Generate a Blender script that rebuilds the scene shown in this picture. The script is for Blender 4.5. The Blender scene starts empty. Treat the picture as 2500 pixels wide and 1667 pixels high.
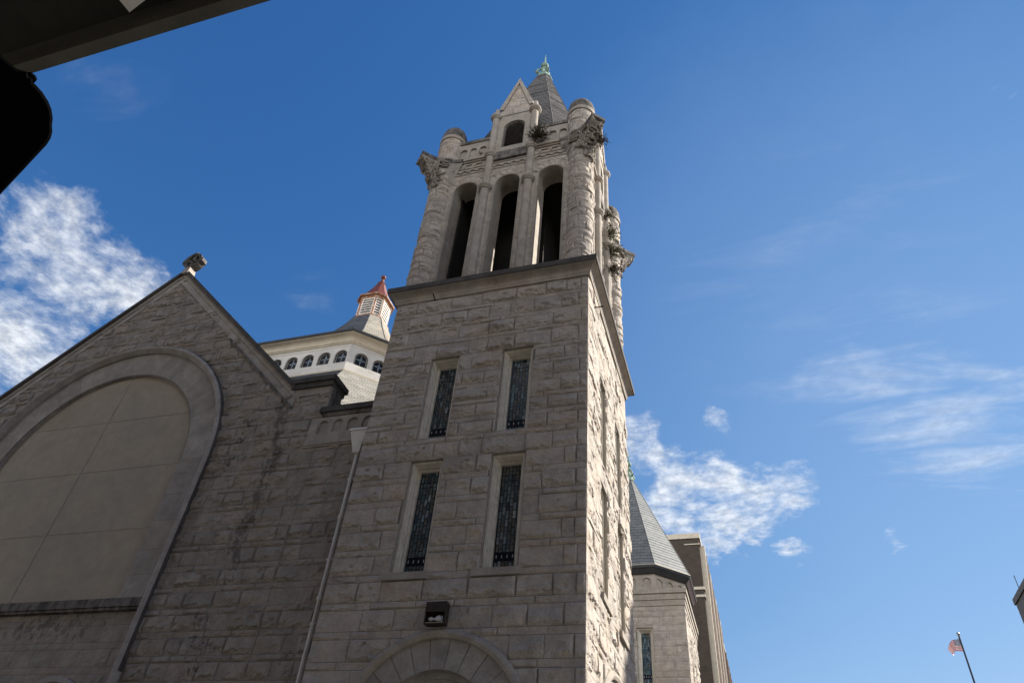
import bpy, math, random
import numpy as np
from mathutils import Vector, Matrix
R = math.radians
PI = math.pi
scn = bpy.context.scene
COL = scn.collection
rng = np.random.default_rng(7)
random.seed(7)

# ------------------------------------------------------------------ tagging
def tag(o, label=None, cat=None, group=None, kind=None):
    if label: o['label'] = label
    if cat: o['category'] = cat
    if group: o['group'] = group
    if kind: o['kind'] = kind
    return o
def empty(name, loc=(0, 0, 0)):
    o = bpy.data.objects.new(name, None); COL.objects.link(o); o.location = loc
    o.empty_display_size = 0.3
    return o
def link(name, me, parent=None):
    o = bpy.data.objects.new(name, me); COL.objects.link(o)
    if parent:
        o.parent = parent
        p = parent; off = Vector((0, 0, 0))
        while p: off += Vector(p.location); p = p.parent
        o.location = -off
    return o

# ------------------------------------------------------------------ materials
def newmat(name):
    m = bpy.data.materials.new(name); m.use_nodes = True
    nt = m.node_tree; b = nt.nodes['Principled BSDF']
    return m, nt, b
def N(nt, t, **kw):
    n = nt.nodes.new(t)
    for k, v in kw.items():
        if k.startswith('i_'): n.inputs[int(k[2:])].default_value = v
        else: setattr(n, k, v)
    return n
def ramp(nt, stops, fac=None):
    n = nt.nodes.new('ShaderNodeValToRGB'); cr = n.color_ramp
    while len(cr.elements) > 1: cr.elements.remove(cr.elements[0])
    cr.elements[0].position = stops[0][0]; cr.elements[0].color = (*stops[0][1], 1)
    for p, c in stops[1:]:
        e = cr.elements.new(p); e.color = (*c, 1)
    if fac is not None: nt.links.new(fac, n.inputs[0])
    return n
def g3(v): return (v, v, v)
def noise(nt, vec, scale, detail=5, rough=0.6, dist=0.0):
    n = nt.nodes.new('ShaderNodeTexNoise'); n.inputs['Scale'].default_value = scale
    n.inputs['Detail'].default_value = detail; n.inputs['Roughness'].default_value = rough
    n.inputs['Distortion'].default_value = dist
    nt.links.new(vec, n.inputs['Vector']); return n
def mix(nt, a, b, fac, mode='MIX'):
    n = nt.nodes.new('ShaderNodeMix'); n.data_type = 'RGBA'; n.blend_type = mode
    for sock, v in ((n.inputs[0], fac), (n.inputs[6], a), (n.inputs[7], b)):
        if isinstance(v, (int, float)): sock.default_value = v
        elif isinstance(v, tuple): sock.default_value = (*v, 1)
        else: nt.links.new(v, sock)
    return n.outputs[2]
def math_(nt, op, a, b=0.0, clamp=False):
    n = nt.nodes.new('ShaderNodeMath'); n.operation = op; n.use_clamp = clamp
    for s, v in ((n.inputs[0], a), (n.inputs[1], b)):
        if isinstance(v, (int, float)): s.default_value = v
        else: nt.links.new(v, s)
    return n.outputs[0]
def mrange(nt, v, a, b, c=0.0, d=1.0, smooth=True):
    n = nt.nodes.new('ShaderNodeMapRange')
    if smooth: n.interpolation_type = 'SMOOTHSTEP'
    n.inputs[1].default_value = a; n.inputs[2].default_value = b
    n.inputs[3].default_value = c; n.inputs[4].default_value = d
    nt.links.new(v, n.inputs[0]); return n.outputs[0]
def geopos(nt):
    return nt.nodes.new('ShaderNodeNewGeometry').outputs['Position']
def bump(nt, b, h, strength, dist):
    n = nt.nodes.new('ShaderNodeBump'); n.inputs['Strength'].default_value = strength
    n.inputs['Distance'].default_value = dist
    nt.links.new(h, n.inputs['Height']); nt.links.new(n.outputs[0], b.inputs['Normal'])

def stone_mat(name, c_a, c_b, c_c, soot=0.0, soot_thr=0.56, streaks=False, bumpd=0.02, rough=0.92, soot_scale=0.6):
    """limestone: three hues picked per block, mottling, soot patches"""
    m, nt, b = newmat(name)
    p = geopos(nt)
    at = nt.nodes.new('ShaderNodeAttribute'); at.attribute_name = 'tone'
    base = ramp(nt, [(0.0, c_a), (0.5, c_b), (1.0, c_c)], at.outputs['Fac']).outputs[0]
    n1 = noise(nt, p, 2.3, 6, 0.65)
    v1 = mrange(nt, n1.outputs[0], 0.3, 0.72, 0.80, 1.14)
    col = mix(nt, base, v1, 1.0, 'MULTIPLY')
    n2 = noise(nt, p, 22.0, 5, 0.7)
    v2 = mrange(nt, n2.outputs[0], 0.25, 0.75, 0.84, 1.12)
    col = mix(nt, col, v2, 1.0, 'MULTIPLY')
    n3 = noise(nt, p, 0.9, 4, 0.6)
    warm = mrange(nt, n3.outputs[0], 0.48, 0.66, 0.0, 0.35)
    col = mix(nt, col, (c_c[0]*0.96, c_c[1]*0.88, c_c[2]*0.76), warm)
    if soot > 0:
        mp = nt.nodes.new('ShaderNodeMapping'); mp.inputs['Scale'].default_value = (1, 1, 0.45)
        nt.links.new(p, mp.inputs[0])
        n4 = noise(nt, mp.outputs[0], soot_scale*2.2, 7, 0.72, 0.6)
        s = mrange(nt, n4.outputs[0], soot_thr, soot_thr+0.16, 0.0, soot)
        col = mix(nt, col, (0.045, 0.042, 0.04), s)
    if streaks:
        # black water streaks down the gable wall under the kneeler: a wandering vertical line
        sx = nt.nodes.new('ShaderNodeSeparateXYZ'); nt.links.new(p, sx.inputs[0])
        mp2 = nt.nodes.new('ShaderNodeMapping'); mp2.inputs['Scale'].default_value = (4.0, 4.0, 2.2)
        nt.links.new(p, mp2.inputs[0])
        nn = noise(nt, mp2.outputs[0], 1.4, 6, 0.75)
        def band(x0, w, z0, z1, amt, thr):
            wob = math_(nt, 'MULTIPLY', math_(nt, 'SUBTRACT', noise(nt, p, 0.55, 3, 0.6).outputs[0], 0.5), 0.9)
            d = math_(nt, 'ABSOLUTE', math_(nt, 'ADD', math_(nt, 'SUBTRACT', sx.outputs[0], x0), wob))
            k = mrange(nt, d, 0.0, w, 1.0, 0.0)
            kz = math_(nt, 'MULTIPLY', mrange(nt, sx.outputs[2], z0-0.6, z0+0.4, 0, 1), mrange(nt, sx.outputs[2], z1-0.3, z1+0.3, 1, 0))
            k = math_(nt, 'MULTIPLY', k, kz)
            nz = mrange(nt, math_(nt, 'ADD', math_(nt, 'MULTIPLY', k, 0.30), nn.outputs[0]), thr, thr+0.10, 0, amt)
            return math_(nt, 'MULTIPLY', nz, mrange(nt, k, 0.0, 0.35, 0, 1))
        for a in ((-13.35, 0.70, 8.6, 15.2, 0.55, 0.72), (-14.6, 1.1, 12.4, 14.6, 0.6, 0.76), (-13.5, 1.5, 5.0, 8.2, 0.7, 0.80),
                  (-14.1, 0.8, 16.6, 18.2, 0.5, 0.76), (-16.2, 1.2, 18.2, 20.5, 0.5, 0.78), (-19, 5.0, 7.4, 8.2, 0.5, 0.73)):
            col = mix(nt, col, (0.022, 0.021, 0.022), band(*a))
    nt.links.new(col, b.inputs['Base Color'])
    b.inputs['Roughness'].default_value = rough
    b.inputs['Specular IOR Level'].default_value = 0.25
    nb = noise(nt, p, 9.0, 8, 0.72)
    hh_ = nb.outputs[0]
    if bumpd > 0.03:
        vo = nt.nodes.new('ShaderNodeTexVoronoi'); vo.feature = 'F1'; vo.inputs['Scale'].default_value = 7.0
        dv = nt.nodes.new('ShaderNodeMix'); dv.data_type = 'VECTOR'; dv.inputs[0].default_value = 0.12
        nt.links.new(p, dv.inputs[4]); nt.links.new(noise(nt, p, 3.0, 4, 0.6).outputs[1], dv.inputs[5]); nt.links.new(dv.outputs[1], vo.inputs['Vector'])
        hh_ = math_(nt, 'ADD', hh_, math_(nt, 'MULTIPLY', vo.outputs['Distance'], 0.5))
    bump(nt, b, hh_, 0.9, bumpd)
    return m

M = {}
S_A, S_B, S_C = (0.395, 0.358, 0.314), (0.44, 0.398, 0.348), (0.445, 0.39, 0.333)
M['ashlar'] = stone_mat('limestone_ashlar', S_A, S_B, S_C, soot=0.35, soot_thr=0.62, bumpd=0.034)
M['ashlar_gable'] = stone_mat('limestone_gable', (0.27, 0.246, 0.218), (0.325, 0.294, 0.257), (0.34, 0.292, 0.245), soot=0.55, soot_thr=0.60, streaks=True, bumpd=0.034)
M['ashlar_tower_top'] = stone_mat('limestone_belfry', S_A, S_B, S_C, soot=0.55, soot_thr=0.56, bumpd=0.034, soot_scale=0.9)
M['mortar'] = stone_mat('mortar', (0.20, 0.185, 0.165), (0.20, 0.185, 0.165), (0.20, 0.185, 0.165), bumpd=0.006)
M['smooth'] = stone_mat('dressed_limestone', (0.33, 0.30, 0.26), (0.35, 0.318, 0.275), (0.35, 0.31, 0.26), soot=0.3, soot_thr=0.58, bumpd=0.006)
M['sooty'] = stone_mat('sooty_limestone', (0.17, 0.155, 0.14), (0.18, 0.165, 0.148), (0.15, 0.14, 0.125), soot=0.8, soot_thr=0.44, bumpd=0.015, soot_scale=1.5)
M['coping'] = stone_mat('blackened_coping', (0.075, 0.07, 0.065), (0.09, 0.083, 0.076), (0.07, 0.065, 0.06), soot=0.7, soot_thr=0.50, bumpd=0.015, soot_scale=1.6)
M['carved'] = stone_mat('carved_limestone', (0.30, 0.27, 0.235), (0.31, 0.28, 0.24), (0.30, 0.26, 0.22), soot=0.75, soot_thr=0.50, bumpd=0.02, soot_scale=1.3)
M['band'] = stone_mat('arch_band_stone', (0.29, 0.272, 0.25), (0.36, 0.335, 0.305), (0.33, 0.30, 0.268), soot=0.2, soot_thr=0.6, bumpd=0.004)
M['dome'] = stone_mat('turret_cap_stone', (0.15, 0.14, 0.125), (0.16, 0.15, 0.135), (0.14, 0.13, 0.12), soot=0.85, soot_thr=0.44, bumpd=0.03, soot_scale=2.0)

def plain(name, col, rough=0.8, var=0.12, scale=3.0, metallic=0.0, bumpd=0.0, spec=0.3, col2=None, thr=0.55):
    m, nt, b = newmat(name)
    p = geopos(nt)
    n1 = noise(nt, p, scale, 6, 0.65)
    v = mrange(nt, n1.outputs[0], 0.3, 0.7, 1-var, 1+var)
    c = mix(nt, col, v, 1.0, 'MULTIPLY')
    if col2:
        n2 = noise(nt, p, scale*0.8, 6, 0.7, 0.4)
        c = mix(nt, c, col2, mrange(nt, n2.outputs[0], thr, thr+0.1, 0, 0.85))
    nt.links.new(c, b.inputs['Base Color'])
    b.inputs['Roughness'].default_value = rough; b.inputs['Metallic'].default_value = metallic
    b.inputs['Specular IOR Level'].default_value = spec
    if bumpd: bump(nt, b, noise(nt, p, scale*6, 5, 0.7).outputs[0], 0.8, bumpd)
    return m
M['frame'] = plain('cream_window_frame', (0.60, 0.56, 0.48), 0.6, 0.14, 4)
M['white'] = plain('white_render', (0.66, 0.645, 0.60), 0.75, 0.10, 1.2, col2=(0.50, 0.44, 0.36), thr=0.62)
M['cream'] = plain('cream_cove', (0.60, 0.535, 0.42), 0.75, 0.10, 1.5, col2=(0.42, 0.30, 0.18), thr=0.66)
M['copper_rust'] = plain('weathered_copper', (0.11, 0.028, 0.019), 0.55, 0.3, 3.5, metallic=0.1, col2=(0.09, 0.035, 0.028), thr=0.56)
M['rust_trim'] = plain('rusty_trim', (0.27, 0.105, 0.045), 0.6, 0.35, 6, col2=(0.46, 0.40, 0.33), thr=0.50)
M['patina'] = plain('green_copper_patina', (0.17, 0.25, 0.205), 0.7, 0.25, 5, col2=(0.07, 0.14, 0.115), thr=0.50)
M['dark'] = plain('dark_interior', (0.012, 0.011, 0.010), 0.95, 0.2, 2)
M['gutter'] = plain('dark_gutter', (0.04, 0.042, 0.045), 0.5, 0.15, 2)
M['downpipe'] = plain('painted_downpipe', (0.68, 0.66, 0.62), 0.55, 0.10, 3, col2=(0.26, 0.24, 0.22), thr=0.60)
M['lampbox'] = plain('brown_metal_box', (0.035, 0.028, 0.022), 0.5, 0.3, 20, col2=(0.10, 0.095, 0.085), thr=0.66)
M['bulb'] = plain('lamp_bulb_glass', (0.5, 0.5, 0.5), 0.15, 0.03, 3, spec=0.6)
M['chrome'] = plain('reflector_edge', (0.5, 0.5, 0.48), 0.25, 0.1, 8, metallic=0.9)
M['black'] = plain('black_enamel', (0.0025, 0.0025, 0.003), 1.0, 0.1, 6, spec=0.0)
M['louver_w'] = plain('white_louvre', (0.62, 0.58, 0.52), 0.7, 0.15, 5, col2=(0.42, 0.24, 0.13), thr=0.60)
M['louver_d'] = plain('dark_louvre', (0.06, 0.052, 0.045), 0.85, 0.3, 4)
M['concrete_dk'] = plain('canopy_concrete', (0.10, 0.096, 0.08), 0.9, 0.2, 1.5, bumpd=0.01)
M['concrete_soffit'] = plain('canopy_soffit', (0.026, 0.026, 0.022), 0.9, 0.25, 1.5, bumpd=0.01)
M['facade'] = plain('brown_brick_facade', (0.06, 0.05, 0.04), 0.9, 0.08, 0.8)
M['asphalt'] = plain('asphalt', (0.05, 0.05, 0.052), 0.9, 0.2, 2.0, bumpd=0.005)
M['pavement'] = plain('pavement_concrete', (0.16, 0.153, 0.142), 0.9, 0.12, 1.5, bumpd=0.004)
M['paint'] = plain('road_paint', (0.55, 0.55, 0.52), 0.7, 0.1, 4)
M['ground'] = plain('ground_soil', (0.11, 0.11, 0.09), 0.95, 0.2, 0.4)
M['grey_bldg'] = plain('grey_cladding', (0.13, 0.13, 0.125), 0.7, 0.06, 0.6)
M['pole'] = plain('dark_pole', (0.012, 0.014, 0.022), 0.4, 0.05, 3)
M['flag_red'] = plain('flag_red', (0.50, 0.045, 0.05), 0.8, 0.05, 4)
M['flag_white'] = plain('flag_white', (0.75, 0.74, 0.72), 0.8, 0.04, 4)
M['flag_blue'] = plain('flag_blue', (0.03, 0.06, 0.18), 0.8, 0.05, 4)
M['lightstone'] = plain('pale_trim_stone', (0.42, 0.38, 0.31), 0.85, 0.1, 2)
M['bark'] = plain('twigs', (0.06, 0.042, 0.03), 0.9, 0.2, 8)
M['weed_dark'] = plain('weed_leaves_dry', (0.075, 0.058, 0.035), 0.8, 0.45, 12)
M['weed_green'] = plain('weed_leaves_green', (0.075, 0.085, 0.035), 0.7, 0.45, 12, col2=(0.16, 0.09, 0.045), thr=0.55)

def panel_mat():
    m, nt, b = newmat('rendered_arch_panel'); p = geopos(nt)
    n1 = noise(nt, p, 0.35, 5, 0.6, 0.3); n2 = noise(nt, p, 2.5, 6, 0.7)
    c = ramp(nt, [(0.35, (0.33, 0.285, 0.222)), (0.52, (0.365, 0.318, 0.25)), (0.68, (0.325, 0.29, 0.235))], n1.outputs[0]).outputs[0]
    c = mix(nt, c, mrange(nt, n2.outputs[0], 0.3, 0.7, 0.92, 1.06), 1.0, 'MULTIPLY')
    # small round blemishes
    v = nt.nodes.new('ShaderNodeTexVoronoi'); v.inputs['Scale'].default_value = 0.55
    nt.links.new(p, v.inputs['Vector'])
    c = mix(nt, c, (0.19, 0.165, 0.135), mrange(nt, v.outputs['Distance'], 0.08, 0.26, 0.30, 0.0))
    nt.links.new(c, b.inputs['Base Color']); b.inputs['Roughness'].default_value = 0.9
    b.inputs['Specular IOR Level'].default_value = 0.2
    bump(nt, b, n2.outputs[0], 0.5, 0.004)
    return m
M['panel'] = panel_mat()

def slate_mat(name, ca, cb, joint=0.5, w=0.32, h=0.2, stain=None):
    m, nt, b = newmat(name)
    uv = nt.nodes.new('ShaderNodeUVMap')
    br = nt.nodes.new('ShaderNodeTexBrick')
    br.inputs['Scale'].default_value = 1.0; br.inputs['Brick Width'].default_value = w; br.inputs['Row Height'].default_value = h
    br.inputs['Mortar Size'].default_value = 0.012; br.inputs['Mortar Smooth'].default_value = 0.3
    br.inputs['Color1'].default_value = (*ca, 1); br.inputs['Color2'].default_value = (*cb, 1)
    br.inputs['Mortar'].default_value = (ca[0]*joint, ca[1]*joint, ca[2]*joint, 1)
    nt.links.new(uv.outputs[0], br.inputs['Vector'])
    p = geopos(nt); n1 = noise(nt, p, 1.6, 6, 0.7)
    c = mix(nt, br.outputs[0], mrange(nt, n1.outputs[0], 0.3, 0.7, 0.78, 1.15), 1.0, 'MULTIPLY')
    if stain:
        n2 = noise(nt, p, 0.8, 5, 0.7)
        c = mix(nt, c, stain, mrange(nt, n2.outputs[0], 0.54, 0.68, 0, 0.7))
    nt.links.new(c, b.inputs['Base Color']); b.inputs['Roughness'].default_value = 0.65
    b.inputs['Specular IOR Level'].default_value = 0.3
    bump(nt, b, br.outputs['Fac'], -0.5, 0.01)
    return m
M['slate'] = slate_mat('spire_slate', (0.135, 0.13, 0.124), (0.175, 0.168, 0.16))
M['slate_far'] = slate_mat('rear_turret_slate', (0.135, 0.145, 0.145), (0.16, 0.17, 0.17), w=0.42, h=0.26)
M['slate_shade'] = slate_mat('shaded_side_slate', (0.075, 0.08, 0.085), (0.10, 0.105, 0.11))
M['slate_lit'] = slate_mat('sunlit_side_slate', (0.31, 0.30, 0.265), (0.36, 0.345, 0.305), w=0.30, h=0.2, joint=0.45)
M['slate_lit_rust'] = slate_mat('sunlit_side_rusty_slate', (0.31, 0.29, 0.24), (0.36, 0.34, 0.29), w=0.30, h=0.2, joint=0.5, stain=(0.50, 0.28, 0.15))
M['brick'] = slate_mat('dark_brown_brick', (0.030, 0.021, 0.014), (0.045, 0.032, 0.021), w=0.5, h=0.16, joint=0.7)
M['brick_side'] = slate_mat('mottled_brick', (0.14, 0.10, 0.075), (0.19, 0.14, 0.11), w=0.5, h=0.16, joint=0.7)

def glass_mat(name, seed, tint):
    m, nt, b = newmat(name)
    uv = nt.nodes.new('ShaderNodeUVMap')
    mp = nt.nodes.new('ShaderNodeMapping'); mp.inputs['Rotation'].default_value = (0, 0, PI/2)
    mp.inputs['Location'].default_value = (seed, seed*0.7, 0)
    nt.links.new(uv.outputs[0], mp.inputs[0])
    br = nt.nodes.new('ShaderNodeTexBrick'); br.offset = 0.5
    br.inputs['Scale'].default_value = 1; br.inputs['Brick Width'].default_value = 0.23; br.inputs['Row Height'].default_value = 0.095
    br.inputs['Mortar Size'].default_value = 0.011; br.inputs['Mortar Smooth'].default_value = 0.1; br.inputs['Bias'].default_value = 0
    br.inputs['Color1'].default_value = (0, 0, 0, 1); br.inputs['Color2'].default_value = (1, 1, 1, 1)
    br.inputs['Mortar'].default_value = (0, 0, 0, 1)
    nt.links.new(mp.outputs[0], br.inputs['Vector'])
    cr = ramp(nt, [(0.0, (0.03, 0.05, 0.075)), (0.22, (0.09, 0.15, 0.20)), (0.38, (0.15, 0.14, 0.135)), (0.52, (0.05, 0.095, 0.115)),
                   (0.68, (0.20, 0.28, 0.34)), (0.80, (0.13, 0.12, 0.115)), (0.9, (0.08, 0.14, 0.18)), (1.0, (0.38, 0.44, 0.48))], br.outputs[0])
    n1 = noise(nt, uv.outputs[0], 14, 4, 0.6)
    c = mix(nt, cr.outputs[0], mrange(nt, n1.outputs[0], 0.3, 0.7, 0.55, 1.3), 1.0, 'MULTIPLY')
    c = mix(nt, c, tint, 1.0, 'MULTIPLY')
    c = mix(nt, c, (0.008, 0.009, 0.011), br.outputs['Fac'])
    nt.links.new(c, b.inputs['Base Color']); b.inputs['Roughness'].default_value = 0.22
    b.inputs['Specular IOR Level'].default_value = 0.45
    bump(nt, b, n1.outputs[0], 0.25, 0.01)
    return m
M['sg1'] = glass_mat('stained_glass_a', 0.31, (0.9, 1.0, 1.0))
M['sg2'] = glass_mat('stained_glass_b', 1.73, (1.0, 0.96, 0.9))
M['glass_dark'] = plain('dark_leaded_glass', (0.006, 0.009, 0.018), 0.35, 0.3, 6, spec=0.18)
M['lead_white'] = plain('pale_glazing_bars', (0.42, 0.42, 0.40), 0.6, 0.1, 8)
M['glass_gold'] = plain('amber_glass', (0.38, 0.34, 0.06), 0.3, 0.2, 8)
M['glass_blue'] = plain('pale_blue_glass', (0.16, 0.20, 0.24), 0.3, 0.3, 8)
M['sky_white'] = plain('milky_oval_glass', (0.42, 0.43, 0.42), 0.3, 0.1, 8)

# ------------------------------------------------------------------ mesh builder
class MB:
    def __init__(s): s.v = []; s.f = []; s.m = []; s.uv = []; s.t = []; s.mats = []
    def mi(s, mat):
        if mat not in s.mats: s.mats.append(mat)
        return s.mats.index(mat)
    def face(s, pts, mat, uvs=None, tone=0.5):
        i = len(s.v); s.v.extend([tuple(p) for p in pts]); s.f.append(tuple(range(i, i+len(pts))))
        s.m.append(s.mi(mat)); s.uv.append(uvs); s.t.append(tone)
    def grid(s, P, mat, tone=0.5, closeu=False, flip=False):
        P = np.asarray(P, float); n, k = P.shape[:2]; i0 = len(s.v)
        s.v.extend(map(tuple, P.reshape(-1, 3))); mi = s.mi(mat)
        for a in range(n-1):
            for b in range(k if closeu else k-1):
                b2 = (b+1) % k
                q = (i0+a*k+b, i0+a*k+b2, i0+(a+1)*k+b2, i0+(a+1)*k+b)
                s.f.append(q[::-1] if flip else q); s.m.append(mi); s.uv.append(None); s.t.append(tone)
    def hexa(s, c, mat, tone=0.5):          # 8 corners: bottom 4 ccw, top 4 ccw
        for q in ((3, 2, 1, 0), (4, 5, 6, 7), (0, 1, 5, 4), (1, 2, 6, 5), (2, 3, 7, 6), (3, 0, 4, 7)):
            s.face([c[i] for i in q], mat, tone=tone)
    def box(s, fr, u0, u1, v0, v1, h0, h1, mat, tone=0.5):
        c = [fr(u0, v0, h1), fr(u1, v0, h1), fr(u1, v0, h0), fr(u0, v0, h0), fr(u0, v1, h1), fr(u1, v1, h1), fr(u1, v1, h0), fr(u0, v1, h0)]
        s.hexa(c, mat, tone)
    def prism(s, pts_a, pts_b, mat, tone=0.5):   # two matching loops, capped
        n = len(pts_a)
        s.face(pts_a[::-1], mat, tone=tone); s.face(pts_b, mat, tone=tone)
        for i in range(n):
            j = (i+1) % n; s.face([pts_a[i], pts_a[j], pts_b[j], pts_b[i]], mat, tone=tone)
    def lathe(s, cx, cy, prof, mat, n=24, a0=0, a1=2*PI, sx=1.0, tone=0.5):
        full = abs(a1-a0-2*PI) < 1e-6
        k = n if full else n+1
        P = [[(cx+r*math.cos(a0+(a1-a0)*i/n)*sx, cy+r*math.sin(a0+(a1-a0)*i/n), z) for i in range(k)] for r, z in prof]
        s.grid(P, mat, tone, closeu=full)
    def tube(s, path, rad, mat, n=8, tone=0.5, cap=True):
        path = [Vector(p) for p in path]; rows = []
        up = Vector((0, 0, 1)); prev = None
        for i, p in enumerate(path):
            d = (path[min(i+1, len(path)-1)]-path[max(i-1, 0)]).normalized()
            if prev is None:
                a = up if abs(d.dot(up)) < 0.9 else Vector((1, 0, 0))
                x = d.cross(a).normalized()
            else:
                x = (prev-d*prev.dot(d)).normalized()
            prev = x; y = d.cross(x)
            r = rad[i] if isinstance(rad, (list, tuple)) else rad
            rows.append([tuple(p+(x*math.cos(2*PI*j/n)+y*math.sin(2*PI*j/n))*r) for j in range(n)])
        s.grid(rows, mat, tone, closeu=True)
        if cap: s.face(rows[0][::-1], mat, tone=tone); s.face(rows[-1], mat, tone=tone)
    def raw(s, V, F, mat, tones):
        i0 = len(s.v); s.v.extend(map(tuple, V)); mi = s.mi(mat)
        F = (np.asarray(F)+i0).tolist()
        s.f.extend(map(tuple, F)); s.m.extend([mi]*len(F)); s.uv.extend([None]*len(F)); s.t.extend(list(tones))
    def build(s, name, parent=None, smooth=False):
        me = bpy.data.meshes.new(name); me.from_pydata(s.v, [], s.f)
        for m in s.mats: me.materials.append(m)
        me.polygons.foreach_set('material_index', s.m)
        if smooth: me.polygons.foreach_set('use_smooth', [True]*len(s.f))
        if any(u is not None for u in s.uv):
            ul = me.uv_layers.new(name='UVMap'); flat = []
            for f, u in zip(s.f, s.uv):
                if u is None: flat += [0.0, 0.0]*len(f)
                else:
                    for a in u: flat += [a[0], a[1]]
            ul.data.foreach_set('uv', flat)
        at = me.attributes.new('tone', 'FLOAT', 'FACE'); at.data.foreach_set('value', s.t)
        me.update()
        return link(name, me, parent)

def smooth_angle(o, ang=40):
    me = o.data; me.polygons.foreach_set('use_smooth', [True]*len(me.polygons))
    try: me.set_sharp_from_angle(angle=R(ang))
    except Exception: pass
    return o

# ------------------------------------------------------------------ frames: (u along wall, v up, h outward)
def plane_frame(o, ud, nd):
    o = np.array(o, float); ud = np.array(ud, float); nd = np.array(nd, float)
    def fr(u, v, h):
        if np.ndim(u) or np.ndim(v) or np.ndim(h):
            u, v, h = np.broadcast_arrays(u, v, h)
            P = o+u[..., None]*ud+h[..., None]*nd
            P[..., 2] += v
            return P
        p = o+u*ud+h*nd
        return (p[0], p[1], p[2]+v)
    return fr
def cyl_frame(cx, cy, r0, amid):
    def fr(u, v, h):
        u, v, h = np.broadcast_arrays(np.asarray(u, float), np.asarray(v, float), np.asarray(h, float))
        a = amid+u/r0
        return np.stack([cx+(r0+h)*np.cos(a), cy+(r0+h)*np.sin(a), v], -1)
    return fr
def polar_frame(base, uc, vc):
    def fr(u, v, h):   # u = angle (from +u axis), v = radius
        return base(uc+v*np.cos(u), vc+v*np.sin(u), h)
    return fr
TC = (-6.6, 18.3)
DIRS = [((1, 0, 0), (0, -1, 0)), ((0, 1, 0), (1, 0, 0)), ((-1, 0, 0), (0, 1, 0)), ((0, -1, 0), (-1, 0, 0))]
TF = [plane_frame((TC[0], TC[1], 0), u, n) for u, n in DIRS]     # tower faces, h measured from its axis

# ------------------------------------------------------------------ value noise
_tab = rng.random((256, 256))
def vnoise(x, y):
    xi = np.floor(x).astype(int); yi = np.floor(y).astype(int); xf = x-xi; yf = y-yi
    xf = xf*xf*(3-2*xf); yf = yf*yf*(3-2*yf)
    a = _tab[xi % 256, yi % 256]; b = _tab[(xi+1) % 256, yi % 256]; c = _tab[xi % 256, (yi+1) % 256]; d = _tab[(xi+1) % 256, (yi+1) % 256]
    return (a*(1-xf)+b*xf)*(1-yf)+(c*(1-xf)+d*xf)*yf
def fbm(x, y, o=3):
    s = 0; a = 0.5
    for i in range(o): s = s+a*(vnoise(x*2**i+17*i, y*2**i+5*i)-0.5); a *= 0.55
    return s

# ------------------------------------------------------------------ rock-faced ashlar
def subtract(rects, holes, mn=0.06):
    out = list(rects)
    for hx0, hx1, hy0, hy1 in holes:
        nxt = []
        for (a, b, c, d) in out:
            if b <= hx0 or a >= hx1 or d <= hy0 or c >= hy1: nxt.append((a, b, c, d)); continue
            if a < hx0: nxt.append((a, hx0, c, d))
            if b > hx1: nxt.append((hx1, b, c, d))
            a2, b2 = max(a, hx0), min(b, hx1)
            if c < hy0: nxt.append((a2, b2, c, hy0))
            if d > hy1: nxt.append((a2, b2, hy1, d))
        out = nxt
    return [r for r in out if r[1]-r[0] > mn and r[3]-r[2] > mn]
def course_blocks(u0, u1, courses, r, tall=(0.6, 1.25), thin=(0.8, 1.7), breaks=()):
    out = []
    for i, (a, b) in enumerate(courses):
        lo, hi = tall if (b-a) > 0.3 else thin
        edges = [u0]+sorted(x for x in breaks if u0+.1 < x < u1-.1)+[u1]
        for e0, e1 in zip(edges, edges[1:]):
            x = e0
            w = []
            while x < e1-1e-6:
                step = r.uniform(lo, hi)
                if e1-(x+step) < lo*0.6: step = e1-x
                w.append(step); x += step
            if i % 2: w = w[::-1]
            x = e0
            for s_ in w: out.append((x, min(x+s_, e1), a, b)); x += s_
    return out
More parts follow.
